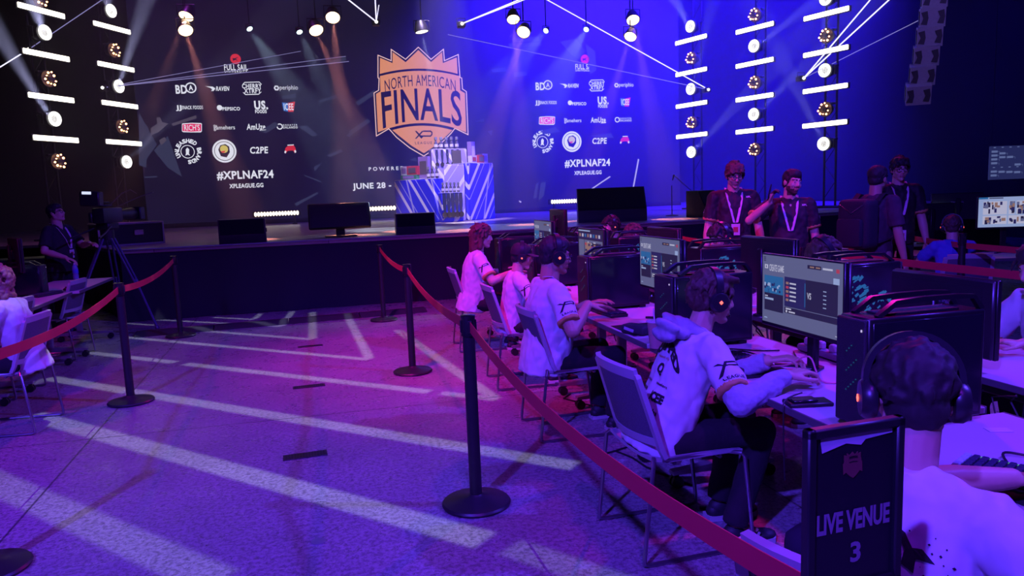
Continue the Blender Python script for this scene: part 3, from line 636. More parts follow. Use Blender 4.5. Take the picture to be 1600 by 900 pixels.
# road cases on the deck beside the camera
p = at_y(208, 381, 12.9)
t = thing('road_case', 'long dark road case with metal edges on the stage corner', 'case', (p.x - 0.1, 13.0, STZ), 0.5)
MB().box((0, 0, 0.18), (0.95, 0.55, 0.33), 0.01).build('body', BLACK, t)
b = MB()
for sx in (-1, 1):
    for sy in (-1, 1): b.box((sx * 0.47, sy * 0.27, 0.18), (0.03, 0.03, 0.36), 0.004)
    for z in (0.015, 0.345): b.box((sx * 0.47, 0, z), (0.03, 0.55, 0.03), 0.004); b.box((0, sx * 0.27, z), (0.95, 0.03, 0.03), 0.004)
b.build('edge_trim', mat('case_edge', (0.4, 0.36, 0.36), 0.4, metal=0.8), t)
MB().box((0.1, -0.285, 0.2), (0.14, 0.02, 0.09), 0.006).build('handle', STEEL, t)
# microphone stand
p = at_y(1050, 333, 14.0)
t = thing('microphone_stand', 'thin dark boom microphone stand on the stage beside the small monitor', 'stand', (p.x, 14.0, STZ))
MB().lathe([(0.13, 0), (0.13, 0.012), (0.03, 0.025), (0, 0.025)], n=20).build('base', BLACK, t)
MB().cyl((0, 0, 0.02), (0, 0, 0.62), 0.011, n=8).build('pole', BLACK, t)
e0 = at_y(1053, 274, 14.0) - Vector((p.x, 14, STZ)); e1 = at_y(1102, 316, 14.0) - Vector((p.x, 14, STZ))
MB().tube([e0, e1], 0.012, 8).build('boom', mat('boom', (0.2, 0.2, 0.24), 0.4), t)
MB().cap(e0, e0 + Vector((-0.03, 0, -0.09)), 0.02, 0.012).build('microphone', BLACK, t)

# ------------------------------------------------------------------ prize display: blocks in striped cloth
def stripes(name, sgn, base=(0.010, 0.004, 0.85)):
    m = bpy.data.materials.new(name); m.use_nodes = True; nt = m.node_tree; N = nt.nodes.new; L = nt.links.new; b = nt.nodes['Principled BSDF']
    tc = N('ShaderNodeTexCoord'); s = N('ShaderNodeSeparateXYZ'); L(tc.outputs['Object'], s.inputs[0])
    def mth(op, a, c=None):
        n = N('ShaderNodeMath'); n.operation = op
        for i, v in enumerate((a, c)):
            if v is None: continue
            if isinstance(v, (int, float)): n.inputs[i].default_value = v
            else: L(v, n.inputs[i])
        return n.outputs[0]
    h = mth('ADD', s.outputs[0], mth('MULTIPLY', s.outputs[1], 0.8)); t = mth('ADD', h, mth('MULTIPLY', s.outputs[2], 0.72 * sgn))
    f1 = mth('FRACT', mth('MULTIPLY', t, 1.9)); w1 = mth('LESS_THAN', f1, 0.17); w2 = mth('LESS_THAN', mth('ABSOLUTE', mth('SUBTRACT', f1, 0.45)), 0.025)
    w3 = mth('LESS_THAN', mth('FRACT', mth('MULTIPLY', mth('ADD', h, mth('MULTIPLY', s.outputs[2], 0.25 * sgn)), 1.3)), 0.06)
    a = mth('MAXIMUM', w1, mth('MULTIPLY', mth('MAXIMUM', w2, w3), 0.6))
    x = N('ShaderNodeMix'); x.data_type = 'RGBA'; L(a, x.inputs[0]); x.inputs[6].default_value = (*base, 1); x.inputs[7].default_value = (0.85, 0.87, 0.95, 1)
    L(x.outputs[2], b.inputs['Base Color']); b.inputs['Roughness'].default_value = 0.8; return m
STL = stripes('striped_cloth_falling', 1); STR_ = stripes('striped_cloth_rising', -1); STW2 = stripes('spotlit_tone_rising_cloth', -1, (0.40, 0.34, 0.85)); STW = stripes('spotlit_tone_cloth', 1, (0.36, 0.30, 0.85))  # pale bases put the spotlight's brightness into the same blue cloth
def block(a, b_, depth, z, m, label):
    a = Vector((a[0], a[1], 0)); b_ = Vector((b_[0], b_[1], 0)); L = (b_ - a).length; rz = math.atan2(b_.y - a.y, b_.x - a.x)
    t = thing('display_block', label, 'display stand', ((a.x + b_.x) / 2, (a.y + b_.y) / 2, STZ), rz, 'prize display blocks')
    h = z - STZ
    MB().box((0, depth / 2, h / 2), (L, depth, h), 0.02).build('cloth_cover', m, t)
    MB().box((0, depth / 2, h + 0.006), (L * 0.98, depth * 0.97, 0.012), 0.005).build('top_board', mat('display_top', (0.7, 0.68, 0.75), 0.5), t)
    return t, L, h
bl, Ll, hl = block((1.57, 17.5), (2.37, 16.52), 0.32, 2.0, STL, 'low blue striped block on the crest side of the prize display')
br, Lr, hr = block((3.20, 16.74), (3.93, 17.35), 0.37, 2.33, STR_, 'wide blue striped block of the prize display nearest the gaming desks')
bt, Lt, ht = block((2.46, 17.33), (3.30, 17.36), 0.4, 2.69, STW, 'tall striped block coloured pale as if spotlit, in the middle of the prize display')
bf, Lf, hf = block((2.49, 16.27), (2.99, 16.41), 0.22, 1.67, STR_, 'low front block of the prize display hung with medals')
bm_, Lm, hm = block((2.64, 16.74), (3.09, 16.68), 0.2, 2.31, STW2, 'striped middle block coloured pale as if spotlit, between the low front block and the tall one')
# prizes standing on the blocks
GLASS = mat('bottle_dark', (0.10, 0.09, 0.14), 0.15, spec=0.8); SILV = mat('bottle_cap', (0.75, 0.75, 0.82), 0.25, metal=0.8)
def make_bottle():
    t = thing('prize_bottle', 'prize bottle', 'bottle')
    MB().lathe([(0.0, 0), (0.038, 0.0), (0.042, 0.02), (0.042, 0.13), (0.03, 0.16), (0.018, 0.19), (0.018, 0.21), (0, 0.21)], n=14).build('bottle_body', GLASS, t)
    MB().lathe([(0.0, 0.205), (0.034, 0.205), (0.036, 0.25), (0.03, 0.275), (0, 0.28)], n=14).build('bottle_cap', SILV, t)
    MB().lathe([(0.0425, 0.045), (0.0435, 0.045), (0.0435, 0.11), (0.0425, 0.11)], n=14).build('paper_band', WHITEPL, t)
    return t
def on(root, x, y, z): return root.matrix_world @ Vector((x, y, z)) if False else Matrix.Translation(root.location) @ Euler(root.rotation_euler).to_matrix().to_4x4() @ Vector((x, y, z))
bp = make_bottle(); first = True
def place(pr, root, x, y, z, label, group, sc=1.0):
    global first
    o = pr if first else dup(pr); first = False
    o.location = on(root, x, y, z); o['label'] = label; o['group'] = group; o.scale = (sc,) * 3; return o
for i in range(5): place(bp, bt, -0.29 + i * 0.125, 0.1, ht + 0.0125, '%s prize bottle from the crest side, on top of the tall pale block' % ['first', 'second', 'third', 'fourth', 'fifth'][i], 'bottles on the tall display block')
for i in range(5): place(bp, bf, -0.2 + i * 0.095, 0.06, hf + 0.0125, '%s small bottle from the crest side, on the low front block' % ['first', 'second', 'third', 'fourth', 'fifth'][i], 'bottles on the front display block', 0.8)
for i in range(3): place(bp, bl, 0.36 + i * 0.13, 0.12, hl + 0.0125, '%s prize bottle behind the box pile on the low crest-side block' % ['first', 'second', 'third'][i], 'bottles on the low display block', 0.95)
def carton(root, x, y, z, d, rz, m, label, window=None):
    t = thing('prize_box', label, 'box', on(root, x, y, z), root.rotation_euler.z + rz, 'boxed prizes on the display')
    MB().box((0, 0, d[2] / 2), d, 0.004).build('carton', m, t, smooth=False)
    MB().box((0, -d[1] / 2 - 0.002, d[2] / 2), (d[0] * 0.7, 0.004, d[2] * 0.6), 0.001).build('front_panel', window or BLACK, t, smooth=False)
    return t
BR = mat('carton_red', (0.55, 0.04, 0.1), 0.5); BG = mat('carton_green', (0.05, 0.28, 0.16), 0.5); BW = mat('carton_white', (0.7, 0.68, 0.75), 0.5); BV = mat('carton_violet', (0.3, 0.2, 0.5), 0.5); BK = mat('carton_grey', (0.12, 0.1, 0.14), 0.5)
Z0 = hl + 0.0125
carton(bl, -0.20, 0.14, Z0, (0.46, 0.22, 0.10), 0.1, BG, 'flat green prize box at the bottom of the pile on the low block', BV)
carton(bl, -0.36, 0.14, Z0 + 0.101, (0.18, 0.16, 0.2), 0.1, BW, 'upright pale prize box on top of the green box', BV)
carton(bl, -0.10, 0.14, Z0 + 0.101, (0.30, 0.16, 0.20), 0.1, BR, 'red prize box on top of the green box', BK)
carton(bl, 0.16, 0.22, Z0, (0.30, 0.10, 0.50), 0.0, BV, 'tall violet headset box at the back of the low block', BK)
Z1 = hr + 0.0125
carton(bm_, 0.08, 0.10, hm + 0.0125, (0.2, 0.15, 0.30), 0.0, BK, 'dark prize box on the pale middle block', BK)
carton(br, -0.20, 0.09, Z1, (0.18, 0.12, 0.16), 0.0, BW, 'small white prize box in front of the dark box', BR)
carton(br, 0.09, 0.11, Z1, (0.22, 0.12, 0.18), 0.0, BR, 'red prize box in the middle of the wide block', BK)
carton(br, 0.02, 0.29, Z1, (0.15, 0.12, 0.50), 0.0, BV, 'slim violet tower box at the back of the wide block', BW)
carton(br, 0.30, 0.18, Z1, (0.2, 0.16, 0.22), 0.0, BW, 'pale prize box at the outer end of the wide block', BV)
MEDAL = mat('medal', (0.5, 0.45, 0.5), 0.25, metal=1.0); RIB = mat('medal_ribbon', (0.015, 0.015, 0.09), 0.7)
def make_medal():
    t = thing('medal', 'medal', 'medal')
    MB().ribbon([(0.012, 0, 0), (0.016, -0.003, -0.1), (0.0, -0.004, -0.26)], (1, 0, 0), 0.028, 0.003).ribbon([(-0.012, 0, 0), (-0.016, -0.003, -0.1), (0.0, -0.006, -0.26)], (1, 0, 0), 0.028, 0.003).build('ribbon', RIB, t)
    MB().lathe([(0, -0.004), (0.04, -0.004), (0.042, 0), (0.04, 0.004), (0, 0.004)], (0, -0.006, -0.295), 18, Matrix.Rotation(R(90), 3, 'X')).build('disc', MEDAL, t)
    return t
md = make_medal(); first = True
for i in range(5): o = place(md, bt, -0.30 + i * 0.125, -0.012, ht - 0.01, '%s medal from the crest side, hanging on the tall pale block' % ['first', 'second', 'third', 'fourth', 'fifth'][i], 'medals on the tall display block', 1.15); o.rotation_euler.z = bt.rotation_euler.z
for i in range(5): o = place(md, bf, -0.21 + i * 0.1, -0.012, hf - 0.01, '%s medal from the crest side, hanging on the low front block' % ['first', 'second', 'third', 'fourth', 'fifth'][i], 'medals on the front display block', 1.6); o.rotation_euler.z = bf.rotation_euler.z

# ------------------------------------------------------------------ hanging speaker array and bracket screen
GR2 = mat('array_grey', (0.34, 0.31, 0.38), 0.5)
for i in range(8):
    z = 0; py = -62 + i * 29.5; px = 1462 - 0.0085 * (py + 40) ** 1.55 if py > -40 else 1463
    p = at_y(px, py, 11.5); t = thing('array_speaker', '%s speaker box from the bottom of the hanging array' % ORD[::-1][i - 8].replace('topmost', 'lowest') if False else '%s box, counted from the lowest, of the hanging speaker array' % ['eighth', 'seventh', 'sixth', 'fifth', 'fourth', 'third', 'second', 'lowest'][i], 'speaker', p, R(-38), 'boxes of the hanging speaker array')
    q = Euler((R(4 + i * 3.2), 0, 0))
    MB().prism([(-0.17, -0.172), (0.17, -0.15), (0.17, 0.15), (-0.17, 0.172)], (-0.20, 0, 0), q.to_matrix() @ Vector((0, 1, 0)), q.to_matrix() @ Vector((0, 0, 1)), (0.40, 0, 0)).build('cabinet', GR2, t, smooth=False)
    mm = q.to_matrix(); b = MB()
    for sx in (-1, 1): b.prism([(-0.06, -0.1), (0.04, -0.12), (0.06, 0.0), (0.04, 0.12), (-0.06, 0.1), (-0.02, 0)], mm @ Vector((sx * 0.13, -0.178, 0)), (1, 0, 0), mm @ Vector((0, 0, 1)), mm @ Vector((0, 0.008, 0)))
    b.build('horn', mat('horn_dark', (0.06, 0.055, 0.07), 0.5), t, smooth=False)
    for sx in (-1, 1): MB().box(mm @ Vector((sx * 0.207, 0, 0)), (0.012, 0.12, 0.24), 0.004, q).build('rigging_plate', BLACK, t)
p = at_y(1572, 254, 13.5)
t = thing('bracket_screen', 'dim grey tournament bracket projected on a hanging screen by the dark wall', 'screen', p, R(-8))
MB().box((0.25, 0.02, 0), (1.3, 0.03, 0.74), 0.006).build('panel', glow('bracket_panel', (0.018, 0.022, 0.10), 1.0), t, smooth=False)
b = MB()
for r0, n0 in ((0.20, 4), (-0.24, 2)):
    for c in range(4):
        n = max(1, n0 >> c); 
        b.box((-0.29 + c * 0.19, -0.002, r0 + 0.14), (0.05, 0.006, 0.018))
        for k in range(n):
            z = r0 + 0.05 - (k - 0) * 0.085 - (0.043 * (2 ** c - 1) if n0 == 4 else 0.03 * c) + (0.02 * c if n0 == 2 else 0); b.box((-0.29 + c * 0.19, -0.002, z), (0.14, 0.006, 0.045), 0.0)
            b.tube([(-0.22 + c * 0.19, -0.003, z), (-0.17 + c * 0.19, -0.003, z), (-0.17 + c * 0.19, -0.003, z - 0.04)], 0.003, 4)
b.build('bracket_graphic', glow('bracket_line', (0.10, 0.13, 0.30), 1.0), t, smooth=False)
b = MB(); b.cyl((-0.35, 0.03, 0.37), (-0.35, 0.03, 9.5), 0.008, n=6); b.cyl((0.85, 0.03, 0.37), (0.85, 0.03, 9.5), 0.008, n=6); b.build('suspension_wire', BLACK, t)

# ------------------------------------------------------------------ haze that hangs over the stage
def haze():
    m = bpy.data.materials.new('stage_haze'); m.use_nodes = True; nt = m.node_tree; nt.nodes.clear()
    out = nt.nodes.new('ShaderNodeOutputMaterial'); v = nt.nodes.new('ShaderNodeVolumeScatter'); v.inputs['Density'].default_value = 0.017; v.inputs['Color'].default_value = (0.9, 0.9, 1, 1); v.inputs['Anisotropy'].default_value = 0.1
    nt.links.new(v.outputs[0], out.inputs['Volume'])
    o = MB().box((1.0, 16.7, 5.6), (27, 10.2, 9.0)).build('stage_haze', m, smooth=False)
    tag(o, 'thin bluish haze hanging over the stage', 'haze', kind='stuff')
haze()
spot('display_light', (2.3, 14.3, 8.2), (2.85, 16.9, 1.9), (0.60, 0.46, 1.0), 6500, 22, 0.4, 0.05)
# ------------------------------------------------------------------ belt posts
BELT = mat('red_belt', (0.58, 0.009, 0.05), 0.6, scale=8, vary=0.1)
def make_post():
    t = thing('stanchion', 'belt post', 'belt post')
    MB().lathe([(0.0, 0.0), (0.175, 0.0), (0.18, 0.012), (0.172, 0.022), (0.10, 0.036), (0.045, 0.05), (0.034, 0.06), (0, 0.06)], n=40).build('base', mat('post_base', (0.022, 0.02, 0.024), 0.38), t)
    MB().lathe([(0.0, 0.05), (0.032, 0.05), (0.032, 0.90), (0, 0.90)], n=24).build('pole', BLKPL, t)
    MB().lathe([(0.0, 0.895), (0.038, 0.895), (0.038, 0.905), (0.036, 0.985), (0.038, 0.99), (0.038, 1.0), (0.03, 1.003), (0, 1.003)], n=24).build('head', BLKGL, t)
    for a in range(4): MB().box((0, 0, 0), (0.02, 0.008, 0.062), 0.002, Euler((0, 0, a * PI / 2 + PI / 2))).build('belt_slot', BLACK, t).location = (0.038 * math.cos(a * PI / 2), 0.038 * math.sin(a * PI / 2), 0.945)
    return t
post0 = make_post(); first = True
def post(x, y, label, group='stanchions', rz=0.0, sc=1.0):
    global first
    o = post0 if first else dup(post0); first = False
    o.location = (x, y, 0); o.rotation_euler.z = rz; o['label'] = label; o['group'] = group; o.scale = (1, 1, sc); return o
def belt(a, b_, label, sag=0.05, z=0.945, z1=None, wd=0.055):
    a = Vector((a[0], a[1], z)); b_ = Vector((b_[0], b_[1], z if z1 is None else z1)); d = (b_ - a).normalized(); a = a + d * 0.046; b_ = b_ - d * 0.046
    t = [i / 14 for i in range(15)]; mid = (a + b_) / 2
    pts = [a.lerp(b_, k) - Vector((0, 0, sag * 4 * k * (1 - k))) - mid for k in t]
    o = MB().ribbon(pts, (0, 0, 1), wd, 0.003).build('barrier_belt', BELT); o.location = mid
    return tag(o, label, 'belt', 'red barrier belts')
P1, P2, P3, PN = (0.655, 3.62), (0.672, 6.69), (0.64, 9.77), (0.785, 0.985)
post(*P1, 'nearest full black belt post, alone on the patterned floor'); post(*P2, 'second black belt post along the walkway beside the players'); post(*P3, 'black belt post nearest the stage on the players\' side')
post(*PN, 'black belt post that carries the venue sign', sc=0.94)
belt(P1, P2, 'red belt between the nearest belt post and the second one', 0.06); belt(P2, P3, 'red belt ending at the post nearest the prize display', 0.05)
belt(P1, PN, 'wide red belt running out of view in front of the players\' chairs', 0.10, z1=0.885)
Q1, Q2, Q3 = (-1.685, 6.57), (-1.86, 9.75), (-1.60, 3.64)
post(*Q3, 'belt post whose base shows in the lower corner of the floor'); post(*Q1, 'black belt post in front of the curly-haired player'); post(*Q2, 'black belt post by the stage skirt opposite the camera operator')
belt(Q1, Q2, 'red belt from the post by the stage to the post near the empty chairs', 0.06); belt(Q1, Q3, 'pink-lit belt passing in front of the curly-haired player', 0.07, z1=0.945)
B1, B2, B3 = (4.25, 2.2), (4.3, 6.0), (4.6, 9.6)
post(*B1, 'belt post behind the far row of players, out of view'); post(*B2, 'belt post hidden behind the two staff members'); post(*B3, 'belt post in the dark near the stage behind the far players')
belt(B1, B2, 'red belt running behind the monitor backs and the white-shirted player', 0.01, z=0.965); belt(B2, B3, 'red belt behind the two headset players near the stage', 0.03)
b4 = at_z(1504, 362, 1.0); b4 = at_d(1504, 362, 7.0); B4 = (b4.x, b4.y)
post(B4[0], B4[1], 'black belt post standing in front of the blue-lit chair with the child', sc=1.06)
B5 = (B4[0] + 1.2, B4[1] + 2.6); B6 = (B4[0] + 0.15, B4[1] - 3)
belt(B4, B5, 'red belt leading from the post behind the backpack wearer', 0.02); belt(B4, B6, 'red belt in front of the child\'s desk', 0.02)
post(*B5, 'belt post behind the man with the backpack'); post(*B6, 'belt post beyond the edge of the view by the far desk')

# ------------------------------------------------------------------ stacking chairs
CHF = mat('chair_plastic', (0.36, 0.34, 0.40), 0.42, scale=6)
CHM = mat('chair_mesh', (0.10, 0.095, 0.13), 0.75, scale=220, vary=0.5, bump=0.3)
CHL = mat('chair_tube', (0.32, 0.31, 0.36), 0.28, metal=0.9)
def make_chair():
    """faces +y; origin on the floor under the seat centre"""
    t = thing('stacking_chair', 'chair', 'chair')
    def sheet(f, nu, nv, th):
        vs = []; fs = []
        for lay in (0, 1):
            for i in range(nu + 1):
                for j in range(nv + 1): p, n = f(i / nu, j / nv); vs.append(p - n * th * lay)
        K = (nu + 1) * (nv + 1)
        for i in range(nu):
            for j in range(nv):
                a = i * (nv + 1) + j; q = (a, a + nv + 1, a + nv + 2, a + 1); fs.append(q); fs.append(tuple(reversed([K + k for k in q])))
        for i in range(nu):
            for j in (0, nv): a = i * (nv + 1) + j; fs.append((a, a + nv + 1, K + a + nv + 1, K + a))
        for j in range(nv):
            for i in (0, nu): a = i * (nv + 1) + j; fs.append((a, a + 1, K + a + 1, K + a))
        return vs, fs
    def seat(u, v):
        x = (u - 0.5) * 0.46 * (0.94 + 0.06 * v); y = -0.21 + 0.43 * v
        z = 0.455 - 0.018 * math.cos((u - 0.5) * PI) * 1.0 + 0.012 * v - 0.03 * max(0, v - 0.82) ** 1.2 * 8 * 0.25 + 0.03 * max(0, 0.15 - v) * 4
        return Vector((x, y, z)), Vector((0, 0, 1))
    b = MB(); b.add(*sheet(seat, 10, 12, 0.016)); b.build('seat', CHF, t)
    def back(u, v, w=0.42):
        x = (u - 0.5) * (w - 0.03 * v); z = 0.54 + 0.28 * v; y = -0.225 - 0.085 * v + 0.05 * (2 * u - 1) ** 2
        return Vector((x, y, z)), Vector((0, 1, 0.25)).normalized()
    b = MB(); b.add(*sheet(back, 12, 8, 0.008)); pm = b.build('backrest', CHM, t)
    fr = MB(); side = []
    for sx in (0, 1):
        side.append([back(sx, v / 8)[0] + Vector((0.012 * (1 if sx else -1), -0.004, 0)) for v in range(9)])
    top = [back(u / 12, 1.0)[0] + Vector((0, -0.004, 0.012 + 0.012 * math.sin(PI * u / 12))) for u in range(13)]
    bot = [back(u / 12, 0.0)[0] + Vector((0, -0.004, -0.006)) for u in range(13)]
    fr.ribbon([side[0][0] + Vector((0, 0.03, -0.075)), side[0][0] + Vector((0, 0.008, -0.03))] + side[0] + [top[0]], Vector((1, 0, 0)), 0.034, 0.022); fr.ribbon([side[1][0] + Vector((0, 0.03, -0.075)), side[1][0] + Vector((0, 0.008, -0.03))] + side[1] + [top[-1]], Vector((1, 0, 0)), 0.034, 0.022)
    fr.ribbon(top, Vector((0, -0.25, 1)).normalized(), 0.045, 0.022); fr.ribbon(bot, Vector((0, -0.25, 1)).normalized(), 0.035, 0.018)
    f = fr.build('backrest_frame', CHF, pm)
    for sx in (-1, 1):
        x = sx * 0.245
        pts = [(sx * 0.215, -0.20, 0.47), (x, -0.215, 0.44), (x, -0.262, 0.05), (x, -0.262, 0.016), (x, -0.235, 0.011), (x, 0.235, 0.011), (x, 0.262, 0.016), (x, 0.262, 0.05), (x, 0.222, 0.43), (x, 0.205, 0.448), (sx * 0.215, 0.16, 0.45), (sx * 0.215, -0.16, 0.455)]
        MB().tube(pts, 0.0095, 8).build('sled_leg', CHL, t)
    MB().tube([(-0.215, -0.1, 0.432), (0.215, -0.1, 0.432)], 0.009, 8).build('cross_tube', CHL, t); MB().tube([(-0.215, 0.12, 0.432), (0.215, 0.12, 0.432)], 0.009, 8).build('cross_tube', CHL, t)
    return t
ch0 = make_chair(); first = True
def chair(x, y, rz, label, group='grey stacking chairs'):
    global first
    o = ch0 if first else dup(ch0); first = False
    o.location = (x, y, 0); o.rotation_euler.z = R(rz); o['label'] = label; o['group'] = group; return o
chair(1.46, 2.99, -88, 'grey chair under the player in the grey hoodie'); chair(1.50, 4.64, -90, 'grey chair under the player with glasses and headphones')
chair(1.53, 5.97, -92, 'grey chair of the player in the cap'); chair(1.50, 7.56, -92, 'grey chair of the long-haired player nearest the stage'); chair(1.16, 1.30, -64, 'grey chair of the nearest player, beside the venue sign')
chair(3.84, 2.84, 92, 'grey chair at the far row under the white-sleeved player'); chair(3.72, 4.25, 90, 'grey chair of the headset player behind the near computer'); chair(3.72, 5.85, 88, 'grey chair of the bespectacled headset player'); chair(3.8, 7.55, 90, 'grey chair of the brown-haired player near the stage'); chair(3.8, 8.55, 90, 'grey chair of the far headset player nearest the stage')
chair(-2.95, 8.93, 84, 'empty grey chair pushed up to the desk with the water bottle'); chair(-2.92, 7.3, 82, 'grey chair beside the curly-haired player, partly behind the belt'); chair(-2.40, 6.12, 86, 'grey chair under the curly-haired player')
# ------------------------------------------------------------------ desks
DTOP = mat('desk_top', (0.56, 0.47, 0.50), 0.45, scale=4, vary=0.06); DEDGE = mat('desk_edge', (0.10, 0.09, 0.1), 0.5); DLEG = mat('desk_leg', (0.45, 0.45, 0.48), 0.35, metal=0.7)
def desk(x, y, L, D, rz, label, casters=True, group='gaming desks'):
    """origin on the floor under the middle; the players' edge is at -y"""
    t = thing('folding_desk', label, 'desk', (x, y, 0), R(rz), group)
    tp = MB().box((0, 0, 0.731), (L, D, 0.028), 0.004).build('tabletop', DTOP, t)
    MB().box((0, -D / 2 - 0.003, 0.731), (L, 0.008, 0.03), 0.002).box((0, D / 2 + 0.003, 0.731), (L, 0.008, 0.03), 0.002).build('edge_band', DEDGE, tp)
    MB().box((0, D * 0.30, 0.68), (L * 0.86, 0.1, 0.05), 0.008).build('cable_tray', BLKPL, t)
    for sx in (-1, 1):
        xx = sx * (L / 2 - 0.18)
        lg = MB().box((xx, 0.06, 0.4), (0.05, 0.07, 0.62), 0.01).box((xx, 0, 0.705), (0.05, D * 0.8, 0.025), 0.006).build('leg', DLEG, t)
        MB().prism([(-D * 0.46, 0.075), (-D * 0.46, 0.095), (0.03, 0.125), (0.09, 0.125), (D * 0.46, 0.095), (D * 0.46, 0.075)], (xx - 0.025, 0, 0), (0, 1, 0), (0, 0, 1), (0.05, 0, 0)).build('foot', DLEG, lg)
        for sy in (-1, 1):
            w = MB(); 
            for o in (-0.018, 0.018): w.cyl((xx + o - 0.010, sy * D * 0.42, 0.033), (xx + o + 0.010, sy * D * 0.42, 0.033), 0.033, n=16)
            w.box((xx, sy * D * 0.42, 0.06), (0.02, 0.03, 0.04), 0.004); w.build('caster', BLKPL, lg)
    return t
names = ['at the nearest player', 'at the player in the grey hoodie', 'at the player with glasses', 'at the player in the cap', 'at the long-haired player']
for i, nm in enumerate(names): desk(2.0, 1.36 + i * 1.55 + (0.0 if i else -0.02), 1.50, 0.66, -90, 'pink-lit desk ' + nm)
names = ['at the white-sleeved player', 'at the headset player beside the monitor back', 'at the bespectacled player', 'at the two far headset players', 'nearest the stage in the far row']
for i, nm in enumerate(names): desk(2.98, 2.25 + i * 1.55, 1.50, 0.62, 90, 'dark far-row desk ' + nm)
desk(-2.98, 9.45, 1.5, 0.66, 92, 'desk with the water bottle beside the camera operator'); desk(-2.98, 7.88, 1.5, 0.66, 92, 'desk with the dark computer beside the curly-haired player'); desk(-2.98, 6.3, 1.5, 0.66, 92, 'desk in front of the curly-haired player')
desk(6.05, 7.1, 1.5, 0.6, 0, 'desk behind the staff member in the dark jersey'); desk(7.15, 6.35, 1.5, 0.7, -14, 'desk with the bright game screen at the view edge')

# ------------------------------------------------------------------ computers
CASE = mat('case_black', (0.012, 0.012, 0.016), 0.32); MESHM = mat('case_mesh', (0.02, 0.02, 0.028), 0.5, scale=300, vary=0.6, bump=0.6); SIDE = mat('case_side', (0.012, 0.012, 0.02), 0.15, spec=0.6)
FAN = glow('fan_light', (0.02, 0.2, 0.42), 0.25); LEDW = glow('power_light', (0.6, 0.5, 0.9), 0.9); GPU = glow('gpu_light', (0.03, 0.2, 0.62), 0.5)
def make_case():
    """front faces -y (towards the player); origin at the bottom middle"""
    t = thing('computer_case', 'case', 'computer')
    MB().box((0, 0.0, 0.205), (0.22, 0.46, 0.37), 0.006).build('body', CASE, t)
    fp = MB().box((0, -0.238, 0.205), (0.21, 0.016, 0.36), 0.005).build('front_panel', MESHM, t)
    b = MB()
    for r in range(15):
        for c in range(5):
            if (r + c) % 2 == 0 and not (r * 7 + c * 5) % 3: b.box((-0.02 + c * 0.018, -0.2475, 0.14 + r * 0.011), (0.005, 0.004, 0.004))
    b.build('fan_glow_grille', FAN, fp, smooth=False)
    MB().box((0.085, -0.247, 0.35), (0.008, 0.004, 0.008), 0.001).build('power_light', LEDW, fp)
    MB().box((0.111, 0.0, 0.205), (0.006, 0.43, 0.34), 0.002).build('side_panel', SIDE, t); MB().box((-0.111, 0.0, 0.205), (0.006, 0.43, 0.34), 0.002).build('side_panel', SIDE, t)
    for sx in (-1, 1):
        x = sx * 0.085
        MB().ribbon([(x, -0.19, 0.39), (x, -0.12, 0.435), (x, -0.02, 0.44), (x, 0.12, 0.44), (x, 0.19, 0.435), (x, 0.225, 0.39)], (1, 0, 0), 0.03, 0.016).build('handle', CASE, t)
    MB().box((0, 0, 0.393), (0.13, 0.3, 0.008), 0.002).build('top_grille', MESHM, t)
    for sx in (-1, 1):
        for sy in (-1, 1): MB().box((sx * 0.08, sy * 0.18, 0.01), (0.03, 0.05, 0.02), 0.004).build('foot', BLKPL, t)
    return t
TZ = 0.7455
case0 = make_case(); first = True
def case(x, y, rz, label, sc=1.0, z=TZ):
    global first
    o = case0 if first else dup(case0); first = False
    o.location = (x, y, z); o.rotation_euler.z = R(rz); o['label'] = label; o['group'] = 'black desktop computers'; o.scale = (sc,) * 3; return o
case(1.945, 2.11, -90, 'big black computer with handles in front of the nearest player', 1.02).scale = (0.66, 1.02, 1.02)
case(1.96, 3.60, -90, 'black computer behind the head of the player in the hoodie'); case(2.0, 5.0, -90, 'black computer facing the player with glasses'); case(2.0, 6.42, -90, 'black computer in front of the capped player, behind the map screen'); case(1.97, 7.62, -90, 'black computer in front of the long-haired player')
sidewin = []
for x, y, lb in ((2.92, 3.62, 'black computer with blue glowing side window beside the near screen'), (2.92, 5.1, 'black computer in front of the bespectacled headset player'), (2.92, 6.7, 'black computer in front of the brown-haired player'), (2.95, 8.1, 'black computer near the stage in the far row')):
    o = case(x, y, 90, lb)
    # a lit graphics card seen through the window in its side panel
    b = MB(); rnd = random.Random(int(y * 10)); vs = []
    for k in range(70):
        u = rnd.random() ** 0.8; w = rnd.random(); yy = -0.16 + 0.28 * u; zz = 0.10 + 0.22 * w
        if abs((u - 0.6) - (w - 0.5)) < 0.45: b.box((-0.1152, yy, zz), (0.002, 0.02 + 0.03 * rnd.random(), 0.006 + 0.012 * rnd.random()), 0, Euler((R(-50 + 40 * rnd.random()), 0, 0)))
    b.build('lit_window', GPU, o, smooth=False)
case(-3.02, 6.95, 90, 'black computer on the desk beside the curly-haired player')
case(-3.08, 8.55, 90, 'black computer on the desk beyond the keyboard', 0.8)

